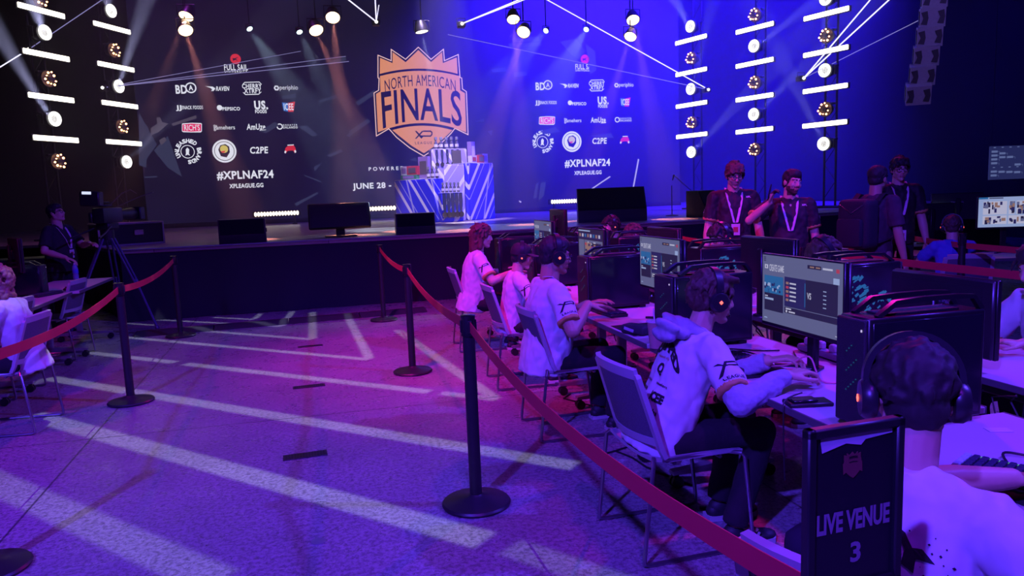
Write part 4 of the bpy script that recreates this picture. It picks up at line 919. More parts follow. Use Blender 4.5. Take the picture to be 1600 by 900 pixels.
# ------------------------------------------------------------------ monitors
BEZ = mat('bezel', (0.012, 0.012, 0.014), 0.35); MBACK = mat('monitor_back', (0.02, 0.019, 0.023), 0.33)
SCR = glow('screen_grey', (0.115, 0.125, 0.26), 0.85); SDK = glow('screen_dark', (0.016, 0.013, 0.045), 1.0); SBL = glow('screen_blue', (0.02, 0.12, 0.33), 0.9); SWH = glow('screen_white', (0.45, 0.45, 0.62), 0.9); SRD = glow('screen_red', (0.45, 0.05, 0.1), 0.8); SPL = glow('screen_pale', (0.28, 0.36, 0.62), 0.9); STAN = glow('screen_tan', (0.30, 0.17, 0.15), 0.8); SNV = glow('screen_navy', (0.018, 0.016, 0.09), 1.0)
SM = [SCR, SDK, SBL, SWH, SRD, SPL, STAN, SNV]
def screen_art(kind):
    """u 0..1, v 0..1 from the top-left of the screen"""
    b = MB(); Wd, H = 0.58, 0.326
    def q(x0, y0, x1, y1, m, lift=1):
        b.mat(m); b.box(((x0 + x1) / 2 * Wd - Wd / 2, -0.0006 * lift, H / 2 - (y0 + y1) / 2 * H), ((x1 - x0) * Wd, 0.0006, (y1 - y0) * H))
    def tx(s, x0, y0, x1, y1, m, lift=4): b.mat(m); put_text(b, s, (x0 * Wd - Wd / 2, -0.0006 * lift, H / 2 - y1 * H), (1, 0, 0), (0, 0, 1), (x1 - x0) * Wd, (y1 - y0) * H, 0.02)
    if kind == 'create':
        q(0, 0, 1, 1, 0, 1); q(0.03, 0.30, 0.29, 0.92 - 0.1, 1, 2); q(0.03, 0.30, 0.29, 0.56, 2, 3); q(0.31, 0.28, 0.95, 0.80, 1, 2); q(0.31, 0.28, 0.58, 0.70, 7, 3); q(0.31, 0.705, 0.95, 0.715, 0, 3); q(0.57, 0.33, 0.578, 0.66, 2, 4)
        rnd = random.Random(5)
        for k in range(22): x = 0.03 + rnd.random() * 0.22; y = 0.38 + rnd.random() * 0.13; q(x, y, x + 0.012 + 0.03 * rnd.random(), y + 0.02 + 0.03 * rnd.random(), (7, 5, 2)[k % 3], 4 + k % 3)
        tx('CREATE GAME', 0.10, 0.13, 0.30, 0.23, 3); q(0.035, 0.14, 0.08, 0.20, 3, 3); q(0.05, 0.155, 0.065, 0.185, 0, 4); q(0.60, 0.07, 0.76, 0.12, 1, 3); q(0.63, 0.085, 0.68, 0.105, 6, 4); q(0.70, 0.085, 0.75, 0.105, 6, 4); q(0.78, 0.085, 0.89, 0.11, 3, 3); q(0.93, 0.08, 0.965, 0.13, 4, 3); q(0.90, 0.20, 0.965, 0.28, 5, 3)
        for k in range(5): y = 0.35 + k * 0.06; q(0.33, y, 0.365, y + 0.035, 6 if k % 2 == 0 else 4, 4); q(0.38, y + 0.006, 0.46, y + 0.028, 3, 4)
        tx('VS', 0.60, 0.45, 0.65, 0.54, 3, 5)
        for k in range(5): y = 0.39 + k * 0.055; q(0.79, y, 0.825, y + 0.012, 5, 4)
        q(0.33, 0.725, 0.40, 0.745, 3, 4); q(0.33, 0.755, 0.35, 0.79, 3, 4); q(0.37, 0.765, 0.45, 0.785, 3, 4); q(0.04, 0.60, 0.08, 0.615, 3, 4); q(0.04, 0.63, 0.16, 0.66, 5, 4); q(0.03, 0.93, 0.07, 0.945, 5, 3); q(0.02, 0.03, 0.05, 0.04, 1, 3); q(0.02, 0.055, 0.05, 0.065, 1, 3); q(0.02, 0.08, 0.05, 0.09, 1, 3); q(0.93, 0.95, 0.97, 0.96, 3, 3)
    elif kind == 'stream':
        q(0, 0, 1, 1, 1, 1); q(0.02, 0.03, 0.5, 0.06, 5, 2); q(0.03, 0.10, 0.95, 0.24, 7, 2); q(0.03, 0.27, 0.25, 0.95, 0, 2); q(0.27, 0.27, 0.97, 0.93, 0, 2); q(0.30, 0.33, 0.52, 0.60, 6, 3); q(0.55, 0.33, 0.93, 0.74, 1, 3)
        rnd = random.Random(9)
        for k in range(26): x = 0.28 + rnd.random() * 0.62; y = 0.3 + rnd.random() * 0.55; q(x, y, x + 0.02 + 0.08 * rnd.random(), y + 0.01 + 0.05 * rnd.random(), (1, 6, 3, 4, 7)[k % 5], 4 + k % 4)
        for k in range(8): q(0.06 + k * 0.11, 0.12, 0.12 + k * 0.11, 0.2, (6, 3, 2)[k % 3], 3)
    elif kind == 'lobby':
        q(0, 0, 1, 1, 5, 1); q(0.0, 0.0, 0.16, 0.06, 2, 2); q(0.18, 0.02, 0.42, 0.05, 1, 2)
        for x0, y0, x1, y1 in ((0.08, 0.14, 0.49, 0.58), (0.52, 0.14, 0.62, 0.58), (0.65, 0.14, 0.80, 0.58), (0.83, 0.14, 0.97, 0.58), (0.08, 0.62, 0.49, 0.90), (0.52, 0.62, 0.97, 0.90)):
            q(x0, y0, x1, y1, 3, 2); rnd = random.Random(int(x0 * 100 + y0 * 10))
            for k in range(14): x = x0 + rnd.random() * (x1 - x0) * 0.8; y = y0 + rnd.random() * (y1 - y0) * 0.7; q(x, y, min(x1, x + 0.02 + 0.05 * rnd.random()), min(y1, y + 0.05 + 0.12 * rnd.random()), (1, 7, 0, 6)[k % 4], 3 + k % 4)
    return b
art = {k: screen_art(k).mesh('screen_picture', SM) for k in ('create', 'stream', 'lobby')}
def monitor(x, y, rz, label, kind='create', pivot=0.0, lift=0.0, z=TZ, brand=False, group='gaming monitors'):
    """screen faces -y"""
    t = thing('monitor', label, 'monitor', (x, y, z), R(rz), group); zc = 0.345 + lift
    pn = MB().box((0, 0.012, zc), (0.60, 0.024, 0.352), 0.004).build('screen_panel', BEZ, t)
    a = obj_from(art[kind], 'screen_picture', pn); a.location = (0, -0.0005, zc + 0.006)
    MB().prism([(-0.24, -0.13), (0.24, -0.13), (0.24, 0.14), (-0.24, 0.14)], (0, 0.024, zc), (1, 0, 0), (0, 0, 1), (0, 0.022, 0)).box((0, 0.034, zc), (0.596, 0.02, 0.346), 0.008).build('back_cover', MBACK, t)
    if brand:
        b = MB(); put_text(b, 'ViewSonic', (0.075, 0.0468, zc + 0.045), (-1, 0, 0), (0, 0, 1), 0.15, 0.028, 0.01); b.build('brand_lettering', mat('brand_letters', (0.25, 0.22, 0.3), 0.4), t, smooth=False)
    MB().box((0, 0.075, 0.23 + lift / 2), (0.055, 0.035, 0.44 + lift), 0.008).box((0, 0.055, zc), (0.1, 0.03, 0.1), 0.006).build('stand_column', BEZ, t)
    MB().prism([(-0.02, 0.06), (0.02, 0.06), (0.13, -0.10), (0.11, -0.11), (0.0, 0.03), (-0.11, -0.11), (-0.13, -0.10)], (0, 0.06, 0.0), (1, 0, 0), (0, 1, 0), (0, 0, 0.012)).build('stand_foot', BEZ, t)
    return t
monitor(2.05, 2.89, -90, 'large lit monitor with the game lobby in front of the hoodie player', lift=0.0)
monitor(2.05, 4.35, -90, 'lit monitor with the same lobby, facing the player with glasses', lift=0.02); monitor(2.05, 5.62, -90, 'lit monitor with busy video windows, facing the capped player', 'stream', lift=0.03); monitor(2.05, 6.98, -90, 'small-looking lit monitor facing the long-haired player', 'create', lift=0.06)
monitor(2.05, 1.22, -90, 'monitor cut by the view edge in front of the nearest player')
monitor(2.78, 2.82, 90, 'broad black monitor back behind the big computer', brand=True, lift=-0.115, group='monitor backs of the far row'); monitor(2.78, 4.22, 90, 'purple-lit monitor back below the staff member with the phone', brand=True, lift=-0.01, group='monitor backs of the far row')
monitor(2.78, 5.75, 90, 'purple monitor back beside the brown-haired player', brand=True, lift=0.0, group='monitor backs of the far row'); monitor(2.8, 8.75, 90, 'purple monitor back standing alone near the prize display', brand=True, lift=0.12, group='monitor backs of the far row')
for px, py, yy, rz, lb, kd, lf in ((1574, 332, 6.5, -24, 'bright monitor with game pictures at the view edge', 'lobby', 0.1),):
    p = at_y(px, py, yy); monitor(p.x, p.y, rz, lb, kd, lift=lf)
p = at_y(1494, 318, 8.0); monitor(p.x, p.y, 150, 'dark monitor back with a small lit name above the seated child', 'lobby', brand=True, lift=0.12)
p = at_y(1452, 330, 8.0); monitor(p.x, p.y, 165, 'dark monitor back between the staff member and the child', 'lobby', lift=0.0)
monitor(-3.12, 8.62, 118, 'pale monitor back beside the camera operator', 'stream', lift=0.08)
desk(6.8, 8.2, 1.6, 0.7, 160, 'dark desk carrying the two monitor backs behind the child')
# ------------------------------------------------------------------ people
SKIN = mat('skin', (0.60, 0.36, 0.27), 0.5, vary=0.05); SKIN2 = mat('skin_tan', (0.46, 0.27, 0.19), 0.5, vary=0.05); LIPS = mat('lips', (0.42, 0.16, 0.15), 0.45); EYEW = mat('eye_white', (0.7, 0.68, 0.66), 0.3); EYED = mat('eye_dark', (0.02, 0.015, 0.012), 0.25); BROW = mat('eyebrow', (0.03, 0.02, 0.015), 0.8)
JER = mat('jersey_white', (0.62, 0.60, 0.64), 0.75, scale=12, vary=0.07, bump=0.25); JERG = mat('jersey_grey', (0.30, 0.29, 0.33), 0.75, scale=40, vary=0.2); GOLD = mat('cuff_gold', (0.55, 0.30, 0.10), 0.6); JDK = mat('jersey_dark', (0.016, 0.010, 0.015), 0.7, scale=9, vary=0.6); HOOD = mat('hoodie_grey', (0.36, 0.37, 0.48), 0.9, bump=0.2, scale=80)
TEE = mat('tee_black', (0.018, 0.016, 0.02), 0.85, bump=0.2, scale=40); TEEM = mat('tee_maroon', (0.06, 0.03, 0.05), 0.85); TEEB = mat('tee_blue', (0.08, 0.10, 0.5), 0.85)
PANT = mat('trousers_black', (0.014, 0.013, 0.017), 0.9, bump=0.3, scale=50); PANTK = mat('trousers_khaki', (0.34, 0.25, 0.2), 0.85)
SHOE = mat('shoe_black', (0.018, 0.018, 0.022), 0.6); SOLE = mat('shoe_sole', (0.5, 0.48, 0.48), 0.6); PRINT = mat('print_black', (0.012, 0.012, 0.02), 0.8); PRINTW = mat('print_white', (0.6, 0.58, 0.65), 0.8)
HAIRB = mat('hair_brown', (0.075, 0.042, 0.028), 0.68, scale=90, vary=0.4); HAIRD = mat('hair_black', (0.02, 0.016, 0.017), 0.68, scale=90, vary=0.4); HAIRR = mat('hair_auburn', (0.10, 0.035, 0.03), 0.68, scale=90, vary=0.4); HAIRL = mat('hair_light', (0.30, 0.16, 0.10), 0.55, scale=60, vary=0.4)
PHONES = mat('headphone_black', (0.02, 0.02, 0.025), 0.35); PLED = glow('headphone_light', (1.0, 0.10, 0.08), 3.0); STRAP = mat('lanyard', (0.62, 0.45, 0.58), 0.7, scale=60, vary=0.3); CARD = mat('badge_card', (0.72, 0.6, 0.68), 0.5); STUB = mat('beard', (0.07, 0.04, 0.03), 0.8, scale=200, vary=0.5); GLS = mat('glasses_black', (0.015, 0.015, 0.018), 0.3); RED = mat('print_red', (0.5, 0.08, 0.08), 0.7)

def ik(a, w, l1, l2, pole):
    a = Vector(a); w = Vector(w); d = w - a; L = min(d.length, (l1 + l2) * 0.995); u = d.normalized(); w = a + u * L
    x = (l1 * l1 - l2 * l2 + L * L) / (2 * L); h = math.sqrt(max(0, l1 * l1 - x * x)); p = Vector(pole); p = (p - u * p.dot(u)).normalized()
    return a + u * x + p * h, w
def hand(b, w, fwd, dn, curl, side, s=1.0):
    """palm and five fingers at wrist w, reaching along fwd, palm facing dn; side +1 right hand"""
    f = Vector(fwd).normalized(); n = Vector(dn); n = (n - f * n.dot(f)).normalized(); t = f.cross(n) * -side      # t points to the thumb side
    w = Vector(w); q = lambda a, c, e=0: w + f * a * s + t * c * s + n * e * s
    for i, c in enumerate((0.030, 0.010, -0.010, -0.029)):
        L = (0.092, 0.096, 0.092, 0.084)[i]; b.cap(q(0.0, c * 0.55), q(L, c), 0.014 * s, 0.0115 * s, 8)
        base = q(L, c); d = f.copy(); p = base; fl = (0.043, 0.048, 0.044, 0.033)[i]; cu = curl[i] if isinstance(curl, (list, tuple)) else curl
        for k in range(3):
            a = R(cu * (0.6, 1.0, 0.8)[k]); nn = (n * math.cos(a) - d * math.sin(a)) if False else None
            d = (d * math.cos(a) + n * math.sin(a) * 1.0).normalized() if k == 0 else (d * math.cos(a) + (n - d * n.dot(d)).normalized() * math.sin(a)).normalized()
            L2 = fl * (1, 0.62, 0.5)[k] * s; e = p + d * L2; b.cap(p, e, (0.0098, 0.009, 0.008)[k] * s, (0.009, 0.008, 0.0068)[k] * s, 8); p = e
    a0 = q(0.022, 0.026, 0.006); a1 = q(0.055, 0.052, 0.018); a2 = q(0.085, 0.060, 0.026); a3 = q(0.108, 0.058, 0.03)
    b.cap(a0, a1, 0.015 * s, 0.012 * s, 8); b.cap(a1, a2, 0.0115 * s, 0.010 * s, 8); b.cap(a2, a3, 0.010 * s, 0.008 * s, 8)
def head_shapes(b, M, fat=0.0):
    old = b.M; b.M = old @ M
    b.ell((0, -0.018, 0.052), (0.075, 0.096, 0.090), 20, 14); b.ell((0, 0.022, -0.008), (0.063 + fat, 0.070, 0.090), 18, 12)
    b.cap((-0.046 - fat, -0.004, -0.045), (0, 0.058, -0.086), 0.023 + fat, 0.024, 10); b.cap((0.046 + fat, -0.004, -0.045), (0, 0.058, -0.086), 0.023 + fat, 0.024, 10)
    b.ell((0, 0.068, -0.088), (0.022, 0.021, 0.018), 10, 7)
    b.cap((0, 0.088, 0.028), (0, 0.106, -0.012), 0.0085, 0.0115, 9); b.ell((0, 0.103, -0.017), (0.014, 0.014, 0.011), 10, 7)
    for sx in (-1, 1):
        b.ell((sx * 0.012, 0.093, -0.020), (0.010, 0.011, 0.008), 8, 6); b.cap((sx * 0.012, 0.083, 0.040), (sx * 0.045, 0.068, 0.037), 0.012, 0.011, 8)
        b.ell((sx * 0.040, 0.056, -0.014), (0.026, 0.026, 0.026), 10, 7); b.ell((sx * 0.031, 0.075, 0.017), (0.0135, 0.0125, 0.0125), 10, 7)
        b.ell((sx * 0.079, -0.012, 0.006), (0.011, 0.022, 0.033), 10, 8); b.ell((sx * 0.084, -0.016, 0.018), (0.008, 0.020, 0.018), 8, 6)
    b.cap((-0.018, 0.083, -0.046), (0.018, 0.083, -0.046), 0.0075, None, 8); b.cap((-0.016, 0.082, -0.058), (0.016, 0.082, -0.058), 0.0085, None, 8); b.ell((0, 0.088, -0.046), (0.012, 0.009, 0.007), 8, 6)
    b.M = old
def locks(b, M, n, seed, L, r, rise=0.012, zmin=0.0, front=0.07, droop=0.3, dirn=None, rx=0.080, ry=0.100, rz=0.096):
    """tapered strands of hair lying over the skull"""
    rnd = random.Random(seed); old = b.M; b.M = old @ M; k = 0
    while k < n:
        a = rnd.uniform(0, 2 * PI); z = rnd.uniform(-0.5, 1.0); q = math.sqrt(1 - z * z); p = Vector((rx * q * math.cos(a), ry * q * math.sin(a) - 0.018, rz * z + 0.052))
        if p.y > front and p.z < 0.09: continue
        if p.z < zmin + max(0, p.y) * 0.7: continue
        k += 1; nrm = Vector((p.x / rx ** 2, (p.y + 0.018) / ry ** 2, (p.z - 0.052) / rz ** 2)).normalized()
        d = Vector(dirn) if dirn else Vector((nrm.x * 0.4, -0.4, -0.6 + 0.6 * nrm.z)); d = d + Vector((rnd.uniform(-.5, .5), rnd.uniform(-.5, .5), rnd.uniform(-.3, .3))); d = (d - nrm * d.dot(nrm)).normalized()
        l = L * rnd.uniform(0.7, 1.3); pts = [p, p + d * l * 0.5 + nrm * rise, p + d * l + nrm * rise * 0.6 - Vector((0, 0, droop * l * 0.3))]
        b.tube(pts, [r, r * 0.85, r * 0.25], 5)
    b.M = old

def person(name_label, loc, rz, s=1.0, pose='sit', lean=10, twist=0, head=(0, 0, 0), hands=None, shirt=None, pants=None, skin=None, hair='short', hairm=None, phones=False, glasses=False, lanyard=False, cuffs=True, sleeve='short',
           knees=(0.12, 0.42), feet=None, vox=0.007, fat=0.0, belly=0.0, prints=None, beard=False, hand_curl=25, hand_fwd=None, legs=True, cap=False, stripes=False, seat=0.50, group=None, head_at=None, hw=None):
    shirt = shirt or JER; pants = pants or PANT; skin = skin or SKIN; hairm = hairm or HAIRD
    t = thing('person', name_label, 'person', loc, R(rz), group)
    q = Euler((R(-lean), 0, R(twist))).to_matrix()
    pel = Vector((0, 0, seat)) if pose == 'sit' else Vector((0, 0, 0.93 * s))
    sp = lambda x, y, z: pel + q @ Vector((x * s, y * s, z * s))
    neck = sp(0, 0.0, 0.52); sh = [sp(sx * 0.178, 0.005, 0.455) for sx in (-1, 1)]
    hq = (Euler((0, 0, R(head[0]))).to_matrix() @ Euler((R(-head[1]), R(head[2]), 0)).to_matrix())
    hc = neck + q @ Vector((0, 0.012, 0.045)) * s + hq @ Vector((0, 0.028, 0.095)) * s
    if head_at:
        o_ = Euler((0, 0, R(rz))).to_matrix() @ hc; loc = (head_at[0] - o_.x, head_at[1] - o_.y, 0); t.location = loc
    if hw: hands = hands_at(loc, rz, *hw)
    HM = Matrix.Translation(hc) @ hq.to_4x4() @ Matrix.Scale(0.94 * s, 4); HI = HM.inverted()
    el = []; wr = []
    for i, sx in enumerate((-1, 1)):
        tgt = hands[i] if hands else None
        if tgt is None: tgt = sh[i] + Vector((sx * 0.10, 0.06, -0.56)) * s
        pole = Vector((sx * 0.7, -0.5, -0.7)) if hands and hands[i] else Vector((sx * 0.4, -1, 0))
        e, w = ik(sh[i], tgt, 0.285 * s, 0.255 * s, pole); el.append(e); wr.append(w)
    if pose == 'sit':
        hip = [pel + Vector((sx * 0.085 * s, 0.02, -0.01)) for sx in (-1, 1)]; kn = [Vector((sx * knees[0], knees[1], seat + 0.01)) for sx in (-1, 1)]
        ft = feet or [(-knees[0], knees[1] - 0.02), (knees[0], knees[1] - 0.02)]; an = [Vector((f[0], f[1], 0.095)) for f in ft]
    else:
        hip = [pel + Vector((sx * 0.088 * s, 0, -0.02)) for sx in (-1, 1)]; an = [Vector((sx * 0.11 * s, -0.02, 0.09)) for sx in (-1, 1)]; kn = [(h + a) / 2 + Vector((0, 0.02, 0.02)) for h, a in zip(hip, an)]
    # ---- one continuous body
    b = MB(); b.cap(neck + q @ Vector((0, 0.004, -0.05)) * s, hc + hq @ Vector((0, -0.03, -0.04)) * s, (0.060 + fat) * s, (0.054 + fat) * s, 14)
    head_shapes(b, HM, fat)
    b.cap(sp(0, 0, 0.02), sp(0, 0, 0.40), 0.10 * s, 0.10 * s, 12); b.cap(sh[0], sh[1], 0.045 * s, None, 10); b.cap(sp(0, 0, 0.38), sp(0, 0, 0.44), 0.085 * s, 0.06 * s, 10)
    for i, sx in enumerate((-1, 1)):
        b.cap(sh[i], el[i], (0.050 + belly * 0.1) * s, (0.041 + belly * 0.08) * s, 12); b.cap(el[i], el[i].lerp(wr[i], 0.35), 0.041 * s, 0.042 * s, 12); b.cap(el[i].lerp(wr[i], 0.35), wr[i], (0.042 + belly * 0.05) * s, 0.027 * s, 12)
        f = (hand_fwd[i] if hand_fwd and hand_fwd[i] else (wr[i] - el[i]).normalized() * 0.7 + Vector((0, 0.3, -0.15)))
        dn = Vector((0, 0, -1)) if (hands and hands[i] is not None) else Vector((-sx, 0, 0)); f = f if (hands and hands[i] is not None) else (wr[i] - el[i])
        hand(b, wr[i], f, dn, hand_curl[i] if isinstance(hand_curl, tuple) else hand_curl, sx, s * 0.97)
        if legs: b.cap(hip[i], kn[i], 0.06 * s, 0.045 * s, 10); b.cap(kn[i], an[i], 0.042 * s, 0.03 * s, 10); b.cap(an[i], an[i] + Vector((0, 0.10, -0.045)), 0.03 * s, 0.022 * s, 8)
    def body_col(c):
        p = HI @ c
        if beard and p.y > -0.005 and p.z > -0.118 and p.z < -0.030 + 0.25 * max(0, abs(p.x) - 0.03) * (1 if abs(p.x) > 0.03 else 0) and not (abs(p.x) < 0.025 and abs(p.z + 0.052) < 0.013) and not (abs(p.x) > 0.03 and p.z > -0.05 and p.y > 0.045): return 5
        if p.y < 0.045: return 0
        if abs(p.x) < 0.024 and -0.064 < p.z < -0.041 and p.y > 0.078: return 1
        for sx in (-1, 1):
            dx = p.x - sx * 0.031; dz = p.z - 0.017
            if abs(dx) < 0.0125 and abs(dz) < 0.0058 and p.y > 0.070: return 3 if abs(dx) < 0.0055 else 2
            if abs(dx) < 0.021 and abs(p.z - 0.041 + abs(dx) * 0.12) < 0.0052 and p.y > 0.062: return 4
        return 0
    remesh(b, vox, 3, [skin, LIPS, EYEW, EYED, BROW, STUB], 'body', t, body_col)
    # ---- shirt
    b = MB(); bw = belly
    rings = [(-0.085, 0.155 + bw * .4, 0.116 + bw * .5, -0.004), (-0.08, 0.172 + bw * .5, 0.134 + bw * .8, -0.004), (0.04, 0.170 + bw * .5, 0.134 + bw, 0.006 + bw * .2), (0.14, 0.164 + bw * .6, 0.126 + bw, 0.010 + bw * .3), (0.26, 0.168 + bw * .4, 0.122 + bw * .7, 0.008), (0.36, 0.176 + bw * .3, 0.120 + bw * .4, 0.002), (0.43, 0.172, 0.104, -0.004), (0.48, 0.140, 0.080, -0.010), (0.505, 0.09, 0.062, -0.012)]
    vs = []; fs = []; n = 28
    for z_, rx_, ry_, oy in rings:
        for j in range(n):
            a_ = 2 * PI * j / n; cx_, sy_ = math.cos(a_), math.sin(a_); vs.append(sp(rx_ * math.copysign(abs(cx_) ** 0.85, cx_), oy + ry_ * math.copysign(abs(sy_) ** 0.92, sy_), z_))
    for i in range(len(rings) - 1):
        for j in range(n): fs.append((i * n + j, i * n + (j + 1) % n, (i + 1) * n + (j + 1) % n, (i + 1) * n + j))
    fs.append(tuple(reversed(range(n)))); fs.append(tuple((len(rings) - 1) * n + j for j in range(n))); b.add(vs, fs)
    b.cap(sp(-0.13, 0, 0.44), sp(0.13, 0, 0.44), 0.068 * s, None, 14)
    for i, sx in enumerate((-1, 1)):
        b.cap(neck - q @ Vector((0, 0.005, 0.03)) * s, sh[i] + q @ Vector((0, 0, 0.008)) * s, 0.058 * s, 0.058 * s, 12); b.ell(sh[i], 0.069 * s, 12, 8)
        if sleeve == 'short': e2 = sh[i].lerp(el[i], 0.80); b.cyl(sh[i], e2, 0.068 * s, (0.071 + belly * 0.1) * s, 18)
        else: b.cap(sh[i], el[i], 0.066 * s, 0.052 * s, 14); b.cap(el[i], el[i].lerp(wr[i], 0.93), 0.052 * s, 0.040 * s, 14)
    b.lathe([(0.0, -0.06), (0.078 * s, -0.06), (0.072 * s, 0.022), (0.0, 0.022)], neck - q @ Vector((0, 0.004, 0.02)) * s, 20, q)
    cuts = [(sh[i].lerp(el[i], 0.80), (el[i] - sh[i]).normalized()) for i in (0, 1)]
    def sh_col(c):
        if cuffs and sleeve == 'short':
            for i, (p, d) in enumerate(cuts):
                k = (c - p).dot(d)
                if -0.022 * s < k < 0.03 and (c - p - d * k).length < 0.10 * s: return 1
        d_ = c - neck; k_ = d_.dot(q @ Vector((0, 0, 1)))
        if k_ > -0.012 and (d_ - q @ Vector((0, 0, k_))).length < 0.082 * s: return 0
        return 0
    wr_ = lambda c: 0.009 * noise.noise(Vector((c.x * 16, c.y * 16, c.z * 9))) + 0.005 * noise.noise(Vector((c.x * 34, c.y * 34, c.z * 22 + 5)))
    so = remesh(b, max(0.0075, vox), 7, [shirt, GOLD, shirt if shirt is not JER else JERG], 'shirt', t, sh_col, wr_)
    me = so.data; bvh = BVHTree.FromPolygons([v.co for v in me.vertices], [tuple(p.vertices) for p in me.polygons])
    # ---- legs
    if legs:
        b = MB(); b.ell(pel + Vector((0, 0.015, 0.0)), (0.152 * s + bw * 0.4, 0.112 * s + bw * 0.4, 0.09 * s), 16, 10)
        for i in (0, 1):
            b.cap(hip[i], kn[i], 0.090 * s + bw * 0.2, 0.066 * s, 14); b.cyl(kn[i], an[i] + Vector((0, 0, 0.0)), 0.064 * s, 0.060 * s, 16); b.ell(kn[i], 0.066 * s, 12, 8)
        remesh(b, 0.012, 4, pants, 'trousers', t, None, lambda c: 0.008 * noise.noise(c * 13))
        for i in (0, 1):
            a = an[i]; b = MB(); z0 = 0.0
            b.mat(0).ell(a + Vector((0, 0.0, -0.035)), (0.04, 0.055, 0.045), 12, 8); b.cap(a + Vector((0, -0.03, -0.055)), a + Vector((0, 0.13, -0.062)), 0.036, 0.030, 12); b.ell(a + Vector((0, 0.14, -0.062)), (0.042, 0.06, 0.026), 12, 8)
            b.mat(1).prism([(-0.038, -0.065), (-0.043, 0.02), (-0.044, 0.11), (-0.036, 0.18), (0, 0.205), (0.036, 0.18), (0.044, 0.11), (0.043, 0.02), (0.038, -0.065)], (a.x, a.y, 0.002), (1, 0, 0), (0, 1, 0), (0, 0, 0.024))
            if stripes:
                for sx in (-1, 1):
                    for k in range(3): b.box(a + Vector((sx * 0.0385, 0.035 + k * 0.028, -0.048)), (0.006, 0.011, 0.042), 0.001, Euler((R(-25), 0, 0)))
            b.build('shoe', [SHOE, SOLE], t)
    # ---- hair
    b = MB(); old = b.M; b.M = HM
    if hair != 'bald':
        b.ell((0, -0.030, 0.062), (0.084, 0.098, 0.094), 20, 14); b.ell((0, 0.012, 0.094), (0.074, 0.082, 0.060), 18, 12); b.ell((0, -0.055, 0.0), (0.070, 0.062, 0.062), 14, 10)
        for sx in (-1, 1): b.ell((sx * 0.070, -0.010, 0.052), (0.017, 0.046, 0.040), 10, 8)
    if hair in ('quiff', 'fringe'):
        for i in range(9): x = -0.056 + i * 0.014; b.cap((x, 0.040, 0.120), (x * 1.06 + 0.006, 0.092 + 0.008 * math.sin(i * 2.1), 0.098 + (0.016 if hair == 'quiff' else -0.028) + 0.008 * math.sin(i * 1.7)), 0.021, 0.012, 8)
    if hair == 'long':
        b.cap((0, -0.06, 0.04), (0, -0.072, -0.13), 0.080, 0.066, 16)
        for sx in (-1, 1): b.cap((sx * 0.062, -0.01, 0.07), (sx * 0.070, -0.025, -0.10), 0.034, 0.028, 12); b.cap((sx * 0.03, 0.05, 0.115), (sx * 0.076, 0.036, 0.02), 0.022, 0.016, 10)
    b.M = old
    if hair == 'curly':
        rnd = random.Random(3); b.M = HM
        for k in range(230):
            a = rnd.uniform(0, 2 * PI); z = rnd.uniform(-0.75, 1); w = math.sqrt(1 - z * z); p = Vector((0.112 * w * math.cos(a), 0.122 * w * math.sin(a) - 0.04, 0.118 * z + 0.045))
            if p.y > 0.05 and p.z < 0.10: continue
            b.ell(p, rnd.uniform(0.015, 0.024), 8, 6)
        for k in range(40): a = rnd.uniform(PI, 2 * PI); b.ell((0.095 * math.cos(a), 0.075 * math.sin(a) - 0.03, rnd.uniform(-0.13, -0.03)), 0.024, 8, 6)
        b.M = old
    elif hair == 'quiff': locks(b, HM, 150, 4, 0.06, 0.009, 0.013, -0.01)
    elif hair == 'crop': locks(b, HM, 170, 8, 0.045, 0.009, 0.010, -0.015, dirn=(0.2, 0.5, 0.5))
    elif hair == 'fringe': locks(b, HM, 90, 11, 0.06, 0.010, 0.012, -0.01)
    elif hair == 'long': locks(b, HM, 90, 13, 0.09, 0.010, 0.008, -0.05)
    elif hair == 'short': locks(b, HM, 60, 5, 0.035, 0.008, 0.006, -0.005)
    if hair != 'bald': remesh(b, 0.0055, 1 if hair != 'short' else 2, hairm, 'hair', t, None, lambda c: 0.0035 * noise.noise(Vector((c.x * 60, c.y * 60, c.z * 30))))
    if beard is True:
        pass
    # ---- things worn
    if cap:
        b = MB(); b.M = HM; b.lathe([(0.104, 0.045), (0.106, 0.075), (0.100, 0.11), (0.080, 0.148), (0.045, 0.168), (0.0, 0.174)], (0, -0.02, -0.008), 26); b.build('cap', mat('cap_black', (0.015, 0.015, 0.02), 0.8), t)
        b = MB(); b.M = HM; vs = []; fs = []
        for i in range(11):
            a = PI * (0.12 + 0.76 * i / 10)
            for lay in (0, 1): vs += [Vector((0.098 * math.cos(a), 0.094 * math.sin(a) - 0.02, 0.062 - lay * 0.005)), Vector((0.088 * math.cos(a), 0.075 + 0.105 * math.sin(a), 0.046 - 0.012 * abs(math.cos(a)) - lay * 0.005))]
        for i in range(10): a = i * 4; fs += [(a, a + 4, a + 5, a + 1), (a + 2, a + 3, a + 7, a + 6), (a + 1, a + 5, a + 7, a + 3), (a, a + 2, a + 6, a + 4)]
        b.add(vs, fs); b.build('cap_visor', mat('visor_black', (0.02, 0.02, 0.03), 0.7), t)
